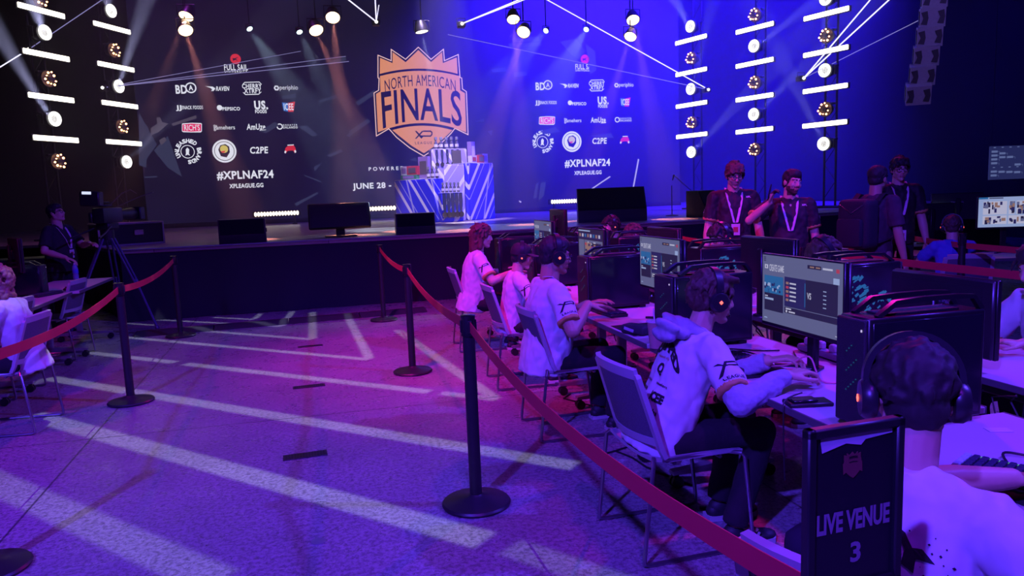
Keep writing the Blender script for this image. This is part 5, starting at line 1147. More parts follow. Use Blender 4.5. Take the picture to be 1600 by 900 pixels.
    if phones:
        b = MB(); b.M = HM; k = 0.012 if cap else 0.0
        pts = [(0.102 * math.cos(a), -0.016, 0.058 + (0.108 + k) * math.sin(a)) for a in [PI * (-0.05 + 1.1 * i / 20) for i in range(21)]]
        b.ribbon(pts, (0, 1, 0), 0.034, 0.014); hb = b.build('headset_band', PHONES, t)
        for sx in (-1, 1):
            b = MB(); b.M = HM; rot = Matrix.Rotation(R(90 * sx), 3, 'Y')
            b.lathe([(0.0, 0.0), (0.047, 0.0), (0.050, 0.006), (0.050, 0.022), (0.042, 0.034), (0.0, 0.038)], (sx * 0.080, -0.012, 0.010), 22, rot); cu = b.build('ear_cup', PHONES, hb)
            b = MB(); b.M = HM; b.box((sx * 0.1185, -0.012, 0.010), (0.003, 0.015, 0.015), 0.002, Euler((R(45), 0, 0))); b.build('indicator_light', PLED, hb)
        b = MB(); b.M = HM; b.tube([(-0.095, 0.03, -0.01), (-0.085, 0.075, -0.05), (-0.045, 0.115, -0.07)], 0.0035, 6).ell((-0.04, 0.117, -0.071), (0.012, 0.009, 0.009), 8, 6); b.build('microphone_arm', PHONES, hb)
    if glasses:
        b = MB(); b.M = HM
        for sx in (-1, 1):
            pts = [(sx * (0.033 + 0.026 * math.cos(a)), 0.098 - 0.1 * abs(0.026 * math.cos(a)), 0.014 + 0.019 * math.sin(a)) for a in [2 * PI * i / 14 for i in range(15)]]
            b.tube(pts, 0.003, 6, cap=False); b.tube([(sx * 0.058, 0.094, 0.02), (sx * 0.083, 0.055, 0.022), (sx * 0.088, -0.015, 0.020)], 0.003, 6)
        b.tube([(-0.008, 0.103, 0.02), (0, 0.108, 0.022), (0.008, 0.103, 0.02)], 0.003, 6); b.build('glasses', GLS, t)
    def front(x, z, off=0.004, sgn=1):
        o = sp(x, 0.6 * sgn, z); h = bvh.ray_cast(o, q @ Vector((0, -sgn, 0)))
        return (h[0] + h[1] * off) if h[0] else sp(x, 0.14 * sgn, z)
    if lanyard:
        b = MB()
        for sx in (-1, 1):
            pts = [sp(sx * 0.062, -0.055, 0.545)] + [sp(sx * 0.074, -0.005, 0.545)] + [front(sx * x, z, 0.005) for x, z in ((0.068, 0.47), (0.056, 0.40), (0.042, 0.34), (0.028, 0.28), (0.012, 0.215))]
            b.ribbon(pts, [(q @ Vector((1, 0.4 * sx, 0.2 * sx))).normalized()] * len(pts), 0.024 * s, 0.003)
        ln = b.build('lanyard', STRAP, t)
        p = front(0, 0.20, 0.008) if lanyard != 'low' else front(0, 0.06, 0.010)
        b = MB(); b.box(p - q @ Vector((0, 0, 0.055)), (0.082 * s, 0.004, 0.11 * s), 0.002, q.to_quaternion().to_euler()); b.build('badge', CARD, ln)
        b = MB(); b.box(p - q @ Vector((0, -0.003, 0.055)), (0.045 * s, 0.002, 0.05 * s), 0.001, q.to_quaternion().to_euler()); b.build('badge_print', RED, ln)
    # ---- printing on the shirt, laid onto the cloth
    def decal(text, x, z, w, h, sgn, m, arc=0.0, bold=0.03, geo=None, target=None):
        vs, fs, _ = geo or text_geo(text, bold, 0, 1.05); bm = bmesh.new(); vv = [bm.verts.new((v[0], v[1], 0)) for v in vs]
        for f in fs:
            try: bm.faces.new([vv[i] for i in f])
            except ValueError: pass
        for _ in range(2 if len(fs) < 260 else 1): bmesh.ops.subdivide_edges(bm, edges=[e for e in bm.edges if (Vector((e.verts[0].co.x * w, e.verts[0].co.y * h)) - Vector((e.verts[1].co.x * w, e.verts[1].co.y * h))).length > 0.014], cuts=1)
        bmesh.ops.triangulate(bm, faces=bm.faces[:])
        for v in bm.verts:
            u = (v.co.x - 0.5); lx = x + u * w * (-1 if sgn > 0 else 1); lz = z + (v.co.y - 0.5) * h - arc * u * u
            if sgn in (1, -1): v.co = front(lx, lz, 0.0035, sgn)
            else:
                # on a sleeve: seen from the outer side of arm index target
                i = target; ax = (el[i] - sh[i]).normalized(); side = Vector((-1 if i == 0 else 1, 0, 0)); side = (side - ax * side.dot(ax)).normalized(); fw = ax.cross(side) * (1 if i == 0 else -1)
                c = sh[i].lerp(el[i], 0.5) + ax * (-(v.co.y - 0.5) * h + z) + fw * (u * w * (1 if i else -1)) + side * 0.4; hh = bvh.ray_cast(c, -side); v.co = hh[0] + hh[1] * 0.0035 if hh[0] else c - side * 0.33
        me = bpy.data.meshes.new('print'); bm.to_mesh(me); bm.free(); me.materials.append(m); obj_from(me, 'shirt_print', so)
    for pr in (prints or []): decal(*pr[0], **pr[1])
    t['_'] = 0; del t['_']
    return dict(t=t, sp=sp, q=q, HM=HM, wr=wr, el=el, sh=sh, neck=neck, bvh=bvh, so=so, front=front, s=s, pel=pel)
def Lc(t, p):
    """a room point in the frame of a person"""
    return Euler(t[1]).to_matrix().transposed() @ (Vector(p) - Vector(t[0]))
def hands_at(loc, rz, l, r):
    k = ((loc[0], loc[1], 0), (0, 0, R(rz))); return [Lc(k, l) if l else None, Lc(k, r) if r else None]
XP = ([(0, 1), (0.16, 1), (0.42, 0.55), (0.95, 0.55), (1, 0.62), (1, 0.9), (0.94, 1.0), (0.5, 1.0), (0.46, 0.88), (0.88, 0.88), (0.9, 0.82), (0.9, 0.7), (0.88, 0.67), (0.44, 0.67), (0.36, 0.5), (0.30, 0.62)], [tuple(range(16))], 2)
XP2 = ([(0.40, 1), (0.52, 1), (0.14, 0.0), (0.0, 0.0)], [(0, 1, 2, 3)], 2)
def xp_sleeve(i): return [(('XP', 0, -0.005, 0.105, 0.05, 0, PRINT), dict(target=i, geo=XP)), (('XP', 0, 0.0, 0.105, 0.062, 0, PRINT), dict(target=i, geo=XP2)), (('LEAGUE', 0, 0.05, 0.09, 0.014, 0, PRINT), dict(target=i, bold=0.02))]
def xp_small(i): return xp_sleeve(i)[:2]

def _dots():
    rnd = random.Random(2); vs = []; fs = []
    for r in range(9):
        for c in range(9):
            x = (c + 0.5 * (r % 2)) / 9.5; y = r / 9; k = 0.022 * (0.5 + 0.5 * math.sin(r * 1.3 + c * 0.9))
            if rnd.random() < 0.35 or k < 0.008: continue
            o = len(vs); vs.extend([(x - k, y), (x, y - k), (x + k, y), (x, y + k)]); fs.append((o, o + 1, o + 2, o + 3))
    return vs, fs, 1.0
DOTS = _dots()
# the player in the grey hoodie under a jersey
L4 = (1.38, 2.97, 0); r4 = -93
bk = [(('SKAPPED', 0.0, 0.40, 0.27, 0.050, -1, PRINT), dict(arc=0.35, bold=0.06)), (('tapped club', 0.01, 0.345, 0.10, 0.016, -1, GOLD), dict(bold=0.01)), (('Q', 0.02, 0.29, 0.05, 0.06, -1, PRINT), dict(bold=0.05)), (('periphio', -0.055, 0.225, 0.075, 0.020, -1, PRINT), dict(bold=0.02)), (('gamehers', 0.065, 0.225, 0.085, 0.018, -1, PRINT), dict(bold=0.02)),
      (('RAVEN', -0.06, 0.18, 0.07, 0.018, -1, PRINT), dict(bold=0.04)), (('US.', -0.05, 0.135, 0.05, 0.032, -1, PRINT), dict(bold=0.05)), (('ICEE', 0.07, 0.165, 0.075, 0.045, -1, PRINT), dict(bold=0.06)), (('AmUze', 0.07, 0.10, 0.075, 0.026, -1, PRINT), dict(bold=0.03)), (('BDA', -0.05, 0.085, 0.05, 0.026, -1, PRINT), dict(bold=0.04))]
p4 = person('player in a white jersey over a grey hoodie with headphones, facing the nearest lit monitor', L4, r4, 0.97, lean=24, head=(0, 6, 0), hw=((1.87, 2.86, 0.815), (1.79, 2.60, 0.815)), hair='quiff', hairm=HAIRB, phones=True, stripes=True, knees=(0.13, 0.44), feet=[(-0.12, 0.36), (0.15, 0.30)], vox=0.0048, hand_curl=(38, 42), prints=bk + xp_sleeve(1))
# hood lying on the neck and the sleeves of the hoodie
b = MB(); nk = p4['neck']; q = p4['q']
for k in range(26):
    a = 2 * PI * k / 26; r = 0.090 + 0.010 * math.sin(a * 3); b.ell(nk + q @ Vector((r * math.cos(a), 0.088 * math.sin(a) - 0.012, -0.02 + 0.028 * math.sin(a) * -1)), (0.028, 0.030, 0.024), 10, 7)
b.ell(nk + q @ Vector((0, -0.105, -0.040)), (0.115, 0.050, 0.034), 16, 10, q); b.ell(nk + q @ Vector((0, -0.150, -0.075)), (0.100, 0.040, 0.034), 14, 10, q @ Euler((R(35), 0, 0)).to_matrix()); b.ell(nk + q @ Vector((0.03, -0.165, -0.035)), (0.090, 0.036, 0.026), 12, 8, q @ Euler((R(-25), 0, R(12))).to_matrix()); b.ell(nk + q @ Vector((-0.03, -0.135, -0.005)), (0.075, 0.040, 0.024), 12, 8, q @ Euler((R(-18), R(10), 0)).to_matrix())
remesh(b, 0.007, 3, HOOD, 'hood', p4['t'], None, lambda c: 0.007 * noise.noise(c * 15) + 0.004 * noise.noise(c * 40))
for i in (0, 1):
    b = MB(); e, w, sh_ = p4['el'][i], p4['wr'][i], p4['sh'][i]; b.cap(sh_.lerp(e, 0.6), e, 0.053, 0.056, 14); b.cap(e, e.lerp(w, 0.5), 0.056, 0.050, 14); b.cyl(e.lerp(w, 0.45), e.lerp(w, 0.98), 0.050, 0.040, 14); b.ell(e.lerp(w, 0.80), (0.044, 0.044, 0.040), 10, 8)
    remesh(b, 0.007, 2, HOOD, 'hoodie_sleeve', p4['t'], None, lambda c: 0.007 * noise.noise(c * 26) + 0.004 * noise.noise(c * 55))

# the player with glasses and both hands over the desk
L3 = (1.40, 4.62, 0); r3 = -88
p3 = person('player with short hair, black glasses and headphones, one hand spread over the desk', L3, r3, 1.02, lean=5, head=(0, 6, 0), head_at=(1.44, 4.62), hw=((1.66, 4.66, 0.84), (1.58, 4.40, 0.88)), hair='short', hairm=HAIRD, phones=True, glasses=True, skin=SKIN2, lanyard='low', belly=0.03, knees=(0.14, 0.46), vox=0.0052, hand_curl=(20, 9), hand_fwd=[None, Vector((-0.1, 1, -0.18))], prints=xp_sleeve(1), fat=0.006)
L2 = (1.45, 5.97, 0); r2 = -94
p2 = person('small player in a black cap with headphones over it', L2, r2, 0.86, lean=8, head=(-6, 8, 0), hw=((1.80, 6.05, 0.80), (1.78, 5.75, 0.80)), hair='short', hairm=HAIRD, phones=True, cap=True, vox=0.007, prints=xp_small(1), knees=(0.12, 0.36))
L1 = (1.32, 7.55, 0); r1 = -96
p1 = person('long-haired player in a white jersey, nearest of all to the prize display', L1, r1, 1.02, lean=9, head=(0, 4, 0), head_at=(1.53, 7.42), hw=((1.80, 7.55, 0.82), (1.78, 7.15, 0.82)), hair='long', hairm=HAIRR, phones=False, belly=0.02, vox=0.007, prints=xp_small(1))
L5 = (0.98, 1.13, 0); r5 = -73
p5 = person('nearest player seen from behind, cropped dark hair, white jersey, beside the venue sign', L5, r5, 1.0, lean=15, head=(42, 10, 0), head_at=(1.235, 1.335), seat=0.47, hw=((1.70, 1.45, 0.82), (1.56, 1.02, 0.80)), hair='crop', hairm=HAIRD, phones=True, vox=0.0055, prints=[(('dots', 0.105, 0.36, 0.13, 0.14, -1, PRINT), dict(geo=DOTS)), (('RILEY', 0.0, 0.40, 0.26, 0.055, -1, PRINT), dict(arc=0.25, bold=0.05))])
# the far row, facing the other way
def far(label, loc, rz, **k): k.setdefault('hands', [Vector((-0.16, 0.42, 0.80)), Vector((0.16, 0.42, 0.80))]); return person(label, loc, rz, **k)
far('player in a white jersey and headset bending low beside the big monitor back', (3.48, 4.22, 0), 88, lean=22, head=(0, 26, 0), hair='fringe', hairm=HAIRB, phones=True, vox=0.008, legs=True, prints=xp_small(0))
far('player with glasses and headset in front of the bespectacled staff member', (3.55, 5.85, 0), 92, lean=16, head=(10, 12, 0), hair='fringe', hairm=HAIRD, phones=True, glasses=True, vox=0.008)
far('brown-haired player bending forward near the stage', (3.60, 7.55, 0), 92, lean=26, head=(-20, 30, 0), hair='fringe', hairm=HAIRB, vox=0.009)
far('dark-haired headset player in profile nearest the large slanted stage monitor', (3.55, 8.5, 0), 92, lean=14, head=(0, 4, 0), hair='fringe', hairm=HAIRD, phones=True, vox=0.009)
far('white-sleeved player cut by the view edge beside the monitor back', (3.60, 2.86, 0), 84, lean=14, head=(0, 18, 0), hair='long', hairm=HAIRD, vox=0.008, prints=xp_small(0))
# curly-haired player on the other side of the walkway
person('curly-haired player in a white jersey at the view edge, seen from the side', (-2.36, 6.2, 0), 86, s=0.92, lean=14, head_at=(-2.40, 6.12), head=(0, 14, 0), hands=[Vector((-0.15, 0.42, 0.80)), Vector((0.15, 0.42, 0.80))], hair='curly', hairm=HAIRL, vox=0.008)
# standing staff
def stand(label, loc, rz, **k): return person(label, loc, rz, pose='stand', lean=k.pop('lean', 1), vox=k.pop('vox', 0.0075), **k)
s1 = stand('tall staff member with glasses, dark jersey and pink lanyard looking down', (4.12, 6.85, 0), 160, s=1.065, head_at=tuple(at_d(1148, 272, 7.55)[:2]), head=(4, 16, 0), shirt=JDK, hair='fringe', hairm=HAIRB, glasses=True, lanyard=True, prints=[(('C', 0.0, 0.0, 0.045, 0.045, 0, PRINTW), dict(target=0, bold=0.06)), (('xfinity', 0, -0.07, 0.06, 0.014, 0, PRINTW), dict(target=0)), (('C', 0.0, 0.0, 0.045, 0.045, 0, PRINTW), dict(target=1, bold=0.06)), (('XPL', -0.13, 0.455, 0.05, 0.018, 1, PRINTW), dict(bold=0.05))])
e2 = (4.68, 6.3, 0)
s2 = stand('bearded staff member in a dark jersey holding a phone up to his mouth', e2, 152, s=1.0, head_at=tuple(at_d(1238, 284, 7.1)[:2]), head=(30, 2, -6), shirt=JDK, hair='short', hairm=HAIRD, beard=True, lanyard='low', hands=[None, Vector((0.20, 0.24, 1.42))], hand_curl=(15, 50), hand_fwd=[None, Vector((-0.25, 0.15, 0.9))], prints=[(('C', 0.0, 0.0, 0.045, 0.045, 0, PRINTW), dict(target=0, bold=0.06)), (('xfinity', 0, -0.07, 0.06, 0.014, 0, PRINTW), dict(target=0)), (('XPL', -0.13, 0.455, 0.05, 0.018, 1, PRINTW), dict(bold=0.05))], belly=0.02)
s4 = stand('staff member in a dark jersey, headset and sunglasses, white lanyard, behind the backpack wearer', (5.25, 6.28, 0), 160, s=1.06, head_at=tuple(at_d(1406, 265, 7.9)[:2]), head=(-4, 4, 0), shirt=JDK, hair='fringe', hairm=HAIRD, glasses=True, phones=False, lanyard='low', sleeve='short')
s3 = stand('man with a black backpack, dark tee and khaki trousers, turned away', (5.02, 5.95, 0), -74, s=1.0, head_at=tuple(at_d(1372, 274, 7.0)[:2]), head=(4, 4, 0), shirt=TEEM, pants=PANTK, hair='short', hairm=HAIRD, cuffs=False, skin=SKIN2)
b = MB(); f = s3['sp']; q = s3['q']
b.box(f(0, -0.24, 0.26), (0.32, 0.20, 0.46), 0.06, seg=3); b.box(f(0, -0.36, 0.18), (0.25, 0.07, 0.26), 0.03, seg=2); bp_ = b.build('backpack', mat('backpack', (0.012, 0.012, 0.02), 0.75, bump=0.3, scale=90), s3['t'])
b = MB()
for sx in (-1, 1): b.ribbon([f(sx * 0.12, -0.15, 0.46), f(sx * 0.125, -0.06, 0.535), f(sx * 0.125, 0.05, 0.515), f(sx * 0.13, 0.135, 0.42), f(sx * 0.14, 0.135, 0.28), f(sx * 0.165, 0.02, 0.12), f(sx * 0.14, -0.16, 0.08)], (q @ Vector((1, 0, 0.2 * sx))).normalized(), 0.05, 0.012)
b.build('shoulder_strap', mat('strap_black', (0.015, 0.015, 0.02), 0.8), bp_); MB().tube([f(-0.12, -0.345, 0.44), f(0, -0.35, 0.36), f(0.12, -0.345, 0.44)], 0.004, 6).build('zip', STEEL, bp_)
KID = tuple(at_d(1488, 346, 7.35)[:2])
# child at the far desk, back to the view
person('child in a blue tee seated with headphones, back turned, behind the belt post', (5.98, 5.72, 0), -24, s=0.9, lean=6, head_at=KID, head=(-20, 4, 0), hands=[Vector((-0.14, 0.42, 0.80)), Vector((0.22, 0.50, 0.80))], shirt=TEEB, hair='crop', hairm=HAIRB, phones=True, cuffs=False, vox=0.008, knees=(0.12, 0.36))
chair(KID[0] + 0.0, KID[1] - 0.08, -24, 'blue-lit grey chair under the child at the far desk')
# camera operator
op = stand('camera operator in black with glasses, lit from the screen, beside the tripod', (-3.25, 10.45, 0), -112, s=0.98, head_at=(-3.35, 10.6), head=(6, -14, 0), shirt=TEE, hair='short', hairm=HAIRD, glasses=True, cuffs=False, lanyard=True, hands=[Vector((-0.05, 0.40, 1.18)), Vector((0.22, 0.26, 1.02))], fat=0.008, belly=0.04)
# ------------------------------------------------------------------ venue sign on a belt post
zs = 1.0
a = at_d(1258, 672, 1.1); c = at_d(1410, 648, 1.153)
SG = Vector(((a.x + c.x) / 2, (a.y + c.y) / 2, 0)); SW = (Vector((c.x, c.y, 0)) - Vector((a.x, a.y, 0))).length; SRZ = math.atan2(c.y - a.y, c.x - a.x)
t = thing('venue_sign', 'black framed sign reading LIVE VENUE 3 on top of the belt post', 'sign', (SG.x, SG.y - 0.0, 0.955), SRZ)
top = a.z - 0.955; SGF = mat('sign_frame', (0.012, 0.012, 0.016), 0.4)
fr = MB()
for z in (0.012, top - 0.008): fr.box((0, 0, z), (SW, 0.018, 0.016), 0.003)
for sx in (-1, 1): fr.box((sx * (SW / 2 - 0.008), 0, top / 2), (0.016, 0.018, top), 0.003)
fr.build('frame', SGF, t)
MB().box((0, 0.002, top / 2), (SW - 0.02, 0.006, top - 0.02), 0.001).build('poster', mat('sign_poster', (0.010, 0.008, 0.016), 0.35), t, smooth=False)
gm = mat('sign_grey', (0.22, 0.18, 0.24), 0.6); b = MB()
put_text(b, 'LIVE VENUE', (-SW * 0.38, -0.0022, top - 0.172), (1, 0, 0), (0, 0, 1), SW * 0.76, 0.034, 0.04); b.build('lettering', gm, t, smooth=False); b = MB(); put_text(b, '3', (-SW * 0.03, -0.0022, top - 0.226), (1, 0, 0), (0, 0, 1), SW * 0.11, 0.034, 0.03)
b.build('lettering', gm, t, smooth=False)
b = MB(); k = SW / 0.6
def sg(pts, lift): return b.prism([(x * k * 0.00045, -y * k * 0.00045) for x, y in pts], (-0.004, -0.0022 - lift, top - 0.045), (1, 0, 0), (0, 0, 1), (0, -0.0006, 0))
cr = [(x - 350, y - 37) for x, y in OUT]
b.mat(0); sg([(x * 0.62, y * 0.62) for x, y in cr], 0.0); b.mat(1)
for y0 in (55, 70, 116): sg([(-58, y0), (0, y0 - 8), (58, y0), (58, y0 + 5), (0, y0 - 3), (-58, y0 + 5)], 0.0008)
b.build('crest_print', [mat('sign_crest', (0.16, 0.05, 0.045), 0.6), SGF], t, smooth=False)
MB().prism([(-SW * 0.34, 0), (-SW * 0.1, 0.010), (0.01, 0.004), (SW * 0.1, 0.012), (SW * 0.38, 0.016), (SW * 0.38, 0.024), (-SW * 0.36, 0.024)], (0, -0.0022, top - 0.040), (1, 0, 0), (0, 0, 1), (0, -0.0008, 0)).build('curled_sheet_edge', mat('sheet_edge', (0.5, 0.45, 0.55), 0.5), t)
MB().cyl((0, 0.03, 0.05), (0, 0.03, 0.12), 0.014, n=14).box((0, 0.018, 0.10), (0.05, 0.025, 0.03), 0.004).build('post_adapter', SGF, t)

# ------------------------------------------------------------------ on the desks
KEYB = mat('keyboard_black', (0.02, 0.02, 0.03), 0.5); KEYC = mat('keycap_dark', (0.03, 0.03, 0.07), 0.45); KEYL = mat('keycap_pale', (0.42, 0.6, 0.62), 0.5); MATP = mat('mouse_pad', (0.012, 0.012, 0.018), 0.9); KGL = glow('key_glow', (0.2, 0.8, 0.55), 0.5)
def keyboard(x, y, rz, label, z=TZ, pale=False):
    t = thing('keyboard', label, 'keyboard', (x, y, z), R(rz), 'keyboards')
    MB().box((0, 0, 0.012), (0.36, 0.13, 0.022), 0.005).build('case', KEYB, t)
    m = [MB(), MB()]
    for r in range(5):
        for c in range(15):
            k = m[1 if pale and ((r == 4 and c > 10) or c == 0 or (r < 2 and c > 12)) else 0]; k.box((-0.162 + c * 0.0231, -0.048 + r * 0.024, 0.028), (0.019, 0.020, 0.010), 0.003)
    m[0].build('keys', KEYC, t, smooth=False)
    if pale: m[1].build('pale_keys', KEYL, t, smooth=False); MB().box((-0.08, 0.064, 0.0245), (0.12, 0.003, 0.003)).box((0.1, 0.064, 0.0245), (0.1, 0.003, 0.003)).build('glow_strip', KGL, t, smooth=False)
    return t
def mouse(x, y, rz, label, m=None, z=TZ):
    t = thing('computer_mouse', label, 'mouse', (x, y, z), R(rz), 'computer mice')
    b = MB(); b.ell((0, 0, 0.012), (0.031, 0.060, 0.026), 18, 10); b.v = [(vx, vy, max(0.001, vz)) for vx, vy, vz in b.v]; b.build('shell', m or KEYB, t)
    MB().cyl((-0.004, 0.03, 0.034), (0.004, 0.03, 0.034), 0.009, n=12).build('wheel', BLKPL, t); return t
def pad(x, y, w, d, rz, label, z=TZ):
    o = MB().box((0, 0, 0.0015), (w, d, 0.003), 0.001).build('mouse_pad', MATP); o.location = (x, y, z); o.rotation_euler.z = R(rz); return tag(o, label, 'mouse pad', 'mouse pads')
PADZ = TZ + 0.003
pad(1.86, 3.02, 0.36, 0.30, -90, 'black mouse pad under the hands of the hoodie player'); pad(1.84, 4.12, 0.36, 0.30, -90, 'black mouse pad between the cup and the player with glasses'); pad(1.86, 1.45, 0.40, 0.32, -84, 'black mouse pad in front of the nearest player')
mouse(1.80, 2.93, -95, 'black mouse beside the hand of the hoodie player', z=PADZ); mouse(1.86, 3.98, -80, 'pink-lit mouse beside the iced drink', mat('mouse_pink', (0.6, 0.35, 0.45), 0.4), PADZ)
p = at_z(1596, 758, TZ); keyboard(p.x + 0.02, p.y, -62, 'dark keyboard with pale corner keys in front of the nearest player', PADZ, True)
keyboard(1.88, 3.20, -78, 'black keyboard behind the hands of the hoodie player', PADZ); keyboard(1.85, 4.75, -86, 'black keyboard under the hand of the player with glasses'); keyboard(1.86, 6.05, -88, 'black keyboard in front of the capped player'); keyboard(1.86, 7.45, -90, 'black keyboard in front of the long-haired player')
keyboard(-2.86, 8.45, 70, 'black keyboard on the desk beside the curly-haired player'); mouse(-2.76, 8.85, 100, 'dark mouse with a red light on the desk near the water bottle'); mouse(-2.80, 9.2, 90, 'dark mouse further along the desk with the water bottle')
# small black box with a phone-like pad at the desk corner
p = at_z(1262, 632, TZ); t = thing('sound_adapter', 'flat black box with a pad on top at the hoodie player\'s desk corner', 'adapter', (p.x, p.y, TZ), R(-12))
MB().box((0, 0, 0.008), (0.17, 0.085, 0.016), 0.004).build('base', BLKPL, t); MB().box((-0.02, 0.0, 0.021), (0.10, 0.06, 0.010), 0.004).build('upper_pad', BLKGL, t)
# iced drink with a straw
CUPM = mat('cup_plastic', (0.7, 0.45, 0.42), 0.2, alpha=0.55); p = at_z(1020, 545, TZ)
t = thing('iced_drink', 'clear plastic cup of pink drink with a straw beside the hoodie player', 'cup', (p.x + 0.03, p.y + 0.02, TZ))
MB().lathe([(0.0, 0.0), (0.032, 0.0), (0.033, 0.005), (0.046, 0.135), (0.0, 0.135)], n=22).build('drink', mat('pink_drink', (0.5, 0.14, 0.16), 0.25), t)
MB().lathe([(0.034, 0.0), (0.049, 0.142), (0.050, 0.145), (0.047, 0.145), (0.032, 0.004)], n=22).build('cup_wall', CUPM, t)
MB().lathe([(0.0, 0.150), (0.040, 0.152), (0.052, 0.148), (0.053, 0.142), (0.050, 0.142), (0.0, 0.146)], n=22).build('lid', mat('cup_lid', (0.65, 0.5, 0.62), 0.25), t)
MB().tube([(0.0, 0, 0.02), (-0.012, 0.004, 0.215)], 0.004, 8).build('straw', mat('straw', (0.75, 0.6, 0.72), 0.4), t)
p = at_z(958, 528, TZ); t = thing('headset_case', 'black zipped pouch with a pale patch behind the mouse', 'pouch', (p.x + 0.17, p.y + 0.05, PADZ), R(-60)); MB().box((0, 0, 0.028), (0.17, 0.10, 0.054), 0.02, seg=3).build('pouch', mat('pouch', (0.02, 0.02, 0.035), 0.7), t); MB().box((-0.02, -0.0515, 0.03), (0.07, 0.003, 0.018), 0.001, Euler((0, R(12), 0))).build('patch', mat('patch', (0.4, 0.35, 0.5), 0.6), t)
# phones and paper slips
def slip(px, py, w, d, rz, label): p = at_z(px, py, TZ); o = MB().box((0, 0, 0.0008), (w, d, 0.0012)).build('paper_label', mat('paper', (0.62, 0.55, 0.68), 0.7)); o.location = (p.x, p.y, TZ); o.rotation_euler.z = R(rz); return tag(o, label, 'paper', 'paper labels on the desks')
slip(1560, 672, 0.075, 0.045, -20, 'small paper label on the desk behind the near computer'); slip(1190, 545, 0.07, 0.05, -70, 'small paper label on the desk by the monitor stand')
# game controller held by the player in the hoodie
GC = mat('controller', (0.55, 0.16, 0.20), 0.4)
# water bottle on the other desk
p = at_z(119, 436, TZ); t = thing('water_bottle', 'clear water bottle at the desk end by the camera operator', 'bottle', (p.x, p.y, TZ)); WB = mat('bottle_clear', (0.35, 0.38, 0.75), 0.12, alpha=0.6)
MB().lathe([(0.0, 0), (0.030, 0.0), (0.033, 0.01), (0.033, 0.05), (0.030, 0.06), (0.033, 0.07), (0.033, 0.135), (0.026, 0.165), (0.013, 0.185), (0.0, 0.187)], n=20).build('bottle_body', WB, t); MB().cyl((0, 0, 0.183), (0, 0, 0.205), 0.0145, n=16).build('bottle_cap', WHITEPL, t); MB().lathe([(0.0335, 0.075), (0.0342, 0.075), (0.0342, 0.125), (0.0335, 0.125)], n=20).build('bottle_label', mat('bottle_label', (0.1, 0.12, 0.6), 0.5), t)
# phone in the staff member's hand
w = s2['wr'][1]; wp = s2['t'].matrix_basis @ w
ph = thing('smartphone', 'phone held up by the bearded staff member', 'phone', (wp.x, wp.y, wp.z + 0.10), R(60)); MB().box((0, 0, 0), (0.075, 0.009, 0.15), 0.004, Euler((R(12), R(40), 0))).build('phone_body', BLKGL, ph); MB().box((0, 0.0055, 0), (0.068, 0.001, 0.14), 0, Euler((R(12), R(40), 0))).build('phone_screen', mat('phone_glass', (0.1, 0.08, 0.15), 0.1), ph)

# ------------------------------------------------------------------ cables
CABM = mat('cable_black', (0.012, 0.012, 0.016), 0.5); CABW = mat('cable_pale', (0.5, 0.42, 0.55), 0.5); CABP = mat('cable_pink', (0.75, 0.2, 0.3), 0.5)
def cable(pts, r, m, label, sub=6):
    P = [Vector(p) for p in pts]; out = []
    for i in range(len(P) - 1):
        p0 = P[max(i - 1, 0)]; p1, p2 = P[i], P[i + 1]; p3 = P[min(i + 2, len(P) - 1)]
        for k in range(sub): t = k / sub; out.append(0.5 * ((2 * p1) + (p2 - p0) * t + (2 * p0 - 5 * p1 + 4 * p2 - p3) * t * t + (3 * p1 - p0 - 3 * p2 + p3) * t ** 3))
    out.append(P[-1]); o = MB().tube(out, r, 6).build('cable', m); return tag(o, label, 'cable', 'cables on the desks')
z = TZ + 0.006
cable([(1.83, 2.93, z + 0.03), (1.92, 2.80, z + 0.05), (1.98, 2.72, z + 0.10), (2.0, 2.66, z + 0.005), (2.1, 2.60, z), (2.2, 2.5, z)], 0.004, CABP, 'pink cable curling round the monitor stand of the hoodie player')
cable([(1.72, 2.40, z + 0.05), (1.66, 2.42, z + 0.02), (1.645, 2.41, 0.70), (1.66, 2.42, 0.45)], 0.003, CABM, 'thin black cable hanging over the desk corner')
cable([(1.9, 3.32, z), (2.0, 3.28, z + 0.01), (2.06, 3.12, z), (2.16, 3.08, z), (2.24, 3.2, z)], 0.004, CABM, 'black cable looping behind the keyboard of the hoodie player')
cable([(1.80, 3.28, z), (1.9, 3.36, z), (1.98, 3.40, z), (2.1, 3.30, z), (2.2, 3.26, z)], 0.004, CABM, 'second black cable lying along the hoodie player\'s desk')
cable([(1.86, 1.62, z + 0.004), (1.95, 1.74, z + 0.006), (2.02, 1.70, z), (2.10, 1.55, z), (2.2, 1.4, z)], 0.004, CABM, 'black keyboard cable on the nearest player\'s desk')
cable([(2.12, 2.52, 1.0), (2.05, 2.42, 1.06), (2.0, 2.34, 1.16), (1.98, 2.26, 1.145)], 0.0045, CABM, 'black cable arching from the near screen to the big computer')
cable([(2.12, 4.02, 1.02), (2.04, 3.92, 1.1), (2.0, 3.8, 1.16), (1.98, 3.7, 1.145)], 0.0045, CABM, 'black cable arching beside the second lit monitor')
def tangle(x, y, w, label, seed, zlo=0.30):
    rnd = random.Random(seed); b = MB()
    for k in range(16):
        x0 = x + rnd.uniform(-.08, .08); y0 = y + rnd.uniform(-w, w); pts = [Vector((x0, y0, 0.735 + rnd.uniform(0, .06)))]
        for j in range(5): pts.append(pts[-1] + Vector((rnd.uniform(-.06, .06), rnd.uniform(-.11, .11), -rnd.uniform(0.02, .13))))
        for p_ in pts: p_.z = max(zlo, p_.z)
        b.tube(pts, rnd.uniform(.003, .006), 5)
    o = b.build('cable_tangle', CABM); return tag(o, label, 'cables', None, 'stuff')
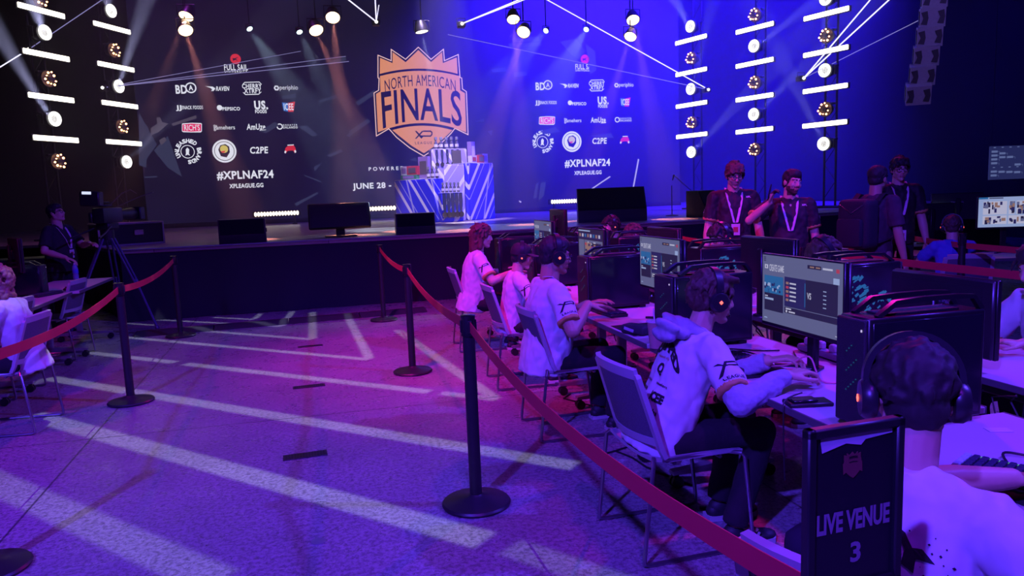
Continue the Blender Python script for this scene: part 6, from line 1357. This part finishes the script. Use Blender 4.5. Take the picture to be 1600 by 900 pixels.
tangle(2.46, 2.9, 0.5, 'tangle of black cables hanging behind the near lit monitor', 1); tangle(2.46, 4.4, 0.5, 'tangle of black cables hanging behind the second lit monitor', 2); tangle(2.46, 1.9, 0.35, 'tangle of black cables behind the big near computer', 3); tangle(2.46, 6.0, 0.6, 'tangle of black cables behind the map screen', 4)
b = MB(); rnd = random.Random(21)
for k in range(12):
    y0 = 2.3 + k * 0.42; pts = [Vector((2.1 + rnd.uniform(-.4, .3), y0 + rnd.uniform(-.5, .5), 0.006))]
    for j in range(6): pts.append(pts[-1] + Vector((rnd.uniform(-.16, .16), rnd.uniform(-.05, .35), 0)))
    b.tube(pts, 0.006, 6)
tag(b.build('floor_cables', CABM), 'black cables strewn on the floor under the players\' desks', 'cables', None, 'stuff')
# power strips with pale plugs in the tray between the rows
for i, (y, lb) in enumerate(((3.0, 'power strip with pale plugs behind the near lit monitor'), (4.45, 'power strip with pale plugs behind the second lit monitor'), (5.9, 'power strip with pale plugs behind the map screen'))):
    t = thing('power_strip', lb, 'power strip', (2.40, y, TZ + 0.005) if i else (2.32, y, TZ), 0, 'power strips')
    MB().box((0, 0, 0.02), (0.06, 0.5, 0.035), 0.008).build('strip_body', mat('strip_grey', (0.4, 0.36, 0.45), 0.5), t)
    for k in range(5): MB().box((0, -0.19 + k * 0.095, 0.055), (0.035, 0.045, 0.04), 0.008).build('plug', WHITEPL, t)

# bags and gear under the desks
t = thing('backpack', 'black backpack on the floor under the nearest desks', 'bag', (1.72, 2.25, 0), R(20)); MB().box((0, 0, 0.17), (0.30, 0.20, 0.34), 0.07, seg=3).build('bag_body', mat('bag_dark', (0.015, 0.015, 0.03), 0.8), t); MB().box((0, -0.11, 0.12), (0.22, 0.05, 0.18), 0.02, seg=2).build('front_pocket', mat('bag_pocket', (0.02, 0.02, 0.05), 0.8), t); MB().tube([(-0.04, 0, 0.33), (-0.03, 0, 0.38), (0.03, 0, 0.38), (0.04, 0, 0.33)], 0.008, 6).build('carry_loop', BLACK, t)
t = thing('backpack', 'dark backpack on the floor beside the glasses-wearing player\'s feet', 'bag', (1.95, 4.05, 0), R(-15)); MB().box((0, 0, 0.18), (0.32, 0.20, 0.36), 0.07, seg=3).build('bag_body', mat('bag_dark2', (0.02, 0.018, 0.02), 0.8), t); MB().box((0, -0.11, 0.13), (0.24, 0.05, 0.2), 0.02, seg=2).build('front_pocket', mat('bag_pocket2', (0.025, 0.02, 0.025), 0.8), t)

# ------------------------------------------------------------------ floor fittings
for px, py, w, d, lb in ((477, 712, 0.27, 0.10, 'nearest dark slotted floor plate on the patterned floor'), (483, 604, 0.27, 0.09, 'middle dark slotted floor plate'), (485, 541, 0.27, 0.08, 'dark slotted floor plate nearest the stage')):
    p = at_z(px, py, 0); t = thing('floor_outlet', lb, 'floor plate', (p.x, p.y, 0), R(3), 'slotted floor plates')
    MB().box((0, 0, 0.003), (w, d, 0.005), 0.002).build('plate', mat('plate_metal', (0.05, 0.045, 0.06), 0.45, metal=0.6), t)
    b = MB()
    for r in range(4):
        for c in range(14): b.box((-w / 2 + 0.02 + c * (w - 0.04) / 13, -d / 2 + 0.015 + r * (d - 0.03) / 3, 0.0058), (0.010, 0.010, 0.001))
    b.build('slots', BLACK, t, smooth=False)
p = at_z(498, 846, 0); o = MB().lathe([(0.0, 0.0), (0.035, 0.0), (0.035, 0.003), (0.0, 0.004)], n=20).build('floor_socket', mat('floor_socket', (0.4, 0.4, 0.5), 0.4, metal=0.7)); o.location = (p.x, p.y, 0); tag(o, 'small round metal cap set in the floor near the view\'s lower edge', 'floor cap')
# cable ramp across the walkway in front of the stage
RMB = mat('ramp_black', (0.03, 0.028, 0.035), 0.7, bump=0.6, scale=70); RMR = mat('ramp_red', (0.45, 0.02, 0.05), 0.6)
for i in range(4):
    a = Vector((-2.45 + i * 0.93, 10.14 + i * 0.065, 0)); 
    t = thing('cable_ramp', ['section of black and red cable ramp at the far end by the camera desk', 'second section of black and red cable ramp, counted from the camera desk', 'third section of black and red cable ramp, counted from the camera desk', 'section of black and red cable ramp nearest the players'][i], 'cable ramp', (a.x + 0.46, a.y, 0), R(4), 'cable ramp sections')
    MB().prism([(-0.20, 0.0), (-0.20, 0.006), (-0.06, 0.045), (0.06, 0.045), (0.06, 0.0)], (-0.46, 0, 0), (0, 1, 0), (0, 0, 1), (0.92, 0, 0)).build('black_slope', RMB, t, smooth=False)
    MB().prism([(0.06, 0.0), (0.06, 0.046), (0.22, 0.006), (0.22, 0.0)], (-0.46, 0, 0), (0, 1, 0), (0, 0, 1), (0.92, 0, 0)).build('red_slope', RMR, t, smooth=False)

# ------------------------------------------------------------------ broadcast camera on its tripod
cp = Vector((-2.80, 10.65, 0)); t = thing('broadcast_camera', 'large studio camera with viewfinder on a tripod beside the stage corner', 'camera', cp, R(-18))
MB().box((0, 0.05, 1.52), (0.16, 0.42, 0.20), 0.02, seg=2).build('camera_body', BLKPL, t)
ln = MB().cyl((0, 0.26, 1.52), (0, 0.60, 1.53), 0.065, 0.085, n=20).build('lens_barrel', BLKPL, t); MB().box((0, 0.66, 1.53), (0.24, 0.12, 0.18), 0.012).build('matte_box', BLKPL, ln)
vf = MB().box((-0.06, -0.16, 1.74), (0.24, 0.14, 0.19), 0.015, Euler((0, R(3), R(10)))).build('viewfinder', BLKPL, t); MB().box((-0.07, -0.235, 1.815), (0.11, 0.01, 0.035), 0.003, Euler((0, R(3), R(10)))).build('tally_light', glow('tally', (0.6, 0.65, 0.95), 1.2), vf)
MB().box((0, 0.02, 1.65), (0.05, 0.24, 0.03), 0.008).box((0, 0.0, 1.69), (0.03, 0.2, 0.025), 0.008).build('top_handle', BLKPL, t)
MB().box((0, 0.02, 1.38), (0.18, 0.24, 0.09), 0.015).cyl((0, 0, 1.20), (0, 0, 1.36), 0.08, n=18).build('fluid_head', BLACK, t)
for sx, ex in ((-1, 0.30), (1, 0.42)): MB().tube([(sx * 0.09, -0.05, 1.38), (sx * 0.16, -0.3, 1.30), (sx * 0.20, -0.48, 1.25)], 0.012, 8).build('pan_bar', BLKPL, t)
for i in range(3):
    a = R(90 + 120 * i + 25); dx, dy = math.cos(a), math.sin(a); lg = MB()
    for o in (-0.03, 0.03): lg.tube([(dx * 0.07 - dy * o, dy * 0.07 + dx * o, 1.22), (dx * 0.36 - dy * o, dy * 0.36 + dx * o, 0.60)], 0.014, 8)
    lg.tube([(dx * 0.33, dy * 0.33, 0.68), (dx * 0.58, dy * 0.58, 0.03)], 0.016, 8).ell((dx * 0.58, dy * 0.58, 0.028), 0.028, 10, 6); lg.build('tripod_leg', mat('tripod_metal', (0.10, 0.10, 0.22), 0.35, metal=0.5), t)
WR = mat('antenna', (0.25, 0.24, 0.3), 0.3, metal=0.7)
MB().tube([(0.05, 0.05, 1.66), (0.22, 0.05, 1.80), (0.34, 0.05, 1.84), (0.42, 0.05, 1.79)], 0.006, 6).build('cable_arm', WR, t); MB().tube([(0.05, 0.15, 1.62), (0.40, 0.2, 1.76), (0.56, 0.2, 1.80)], 0.006, 6).build('cable_arm', WR, t)
MB().box((-0.11, -0.05, 1.50), (0.05, 0.22, 0.13), 0.01).build('battery_pack', BLKPL, t)
# table with gear behind the camera desk
t = thing('equipment_case', 'low dark equipment case behind the camera operator\'s desk', 'case', (-4.1, 11.2, 0), 0.2); MB().box((0, 0, 0.5), (0.8, 0.6, 0.98), 0.012).build('case_body', BLACK, t); MB().box((0, -0.305, 0.6), (0.3, 0.01, 0.14), 0.004).build('latch_plate', STEEL, t)
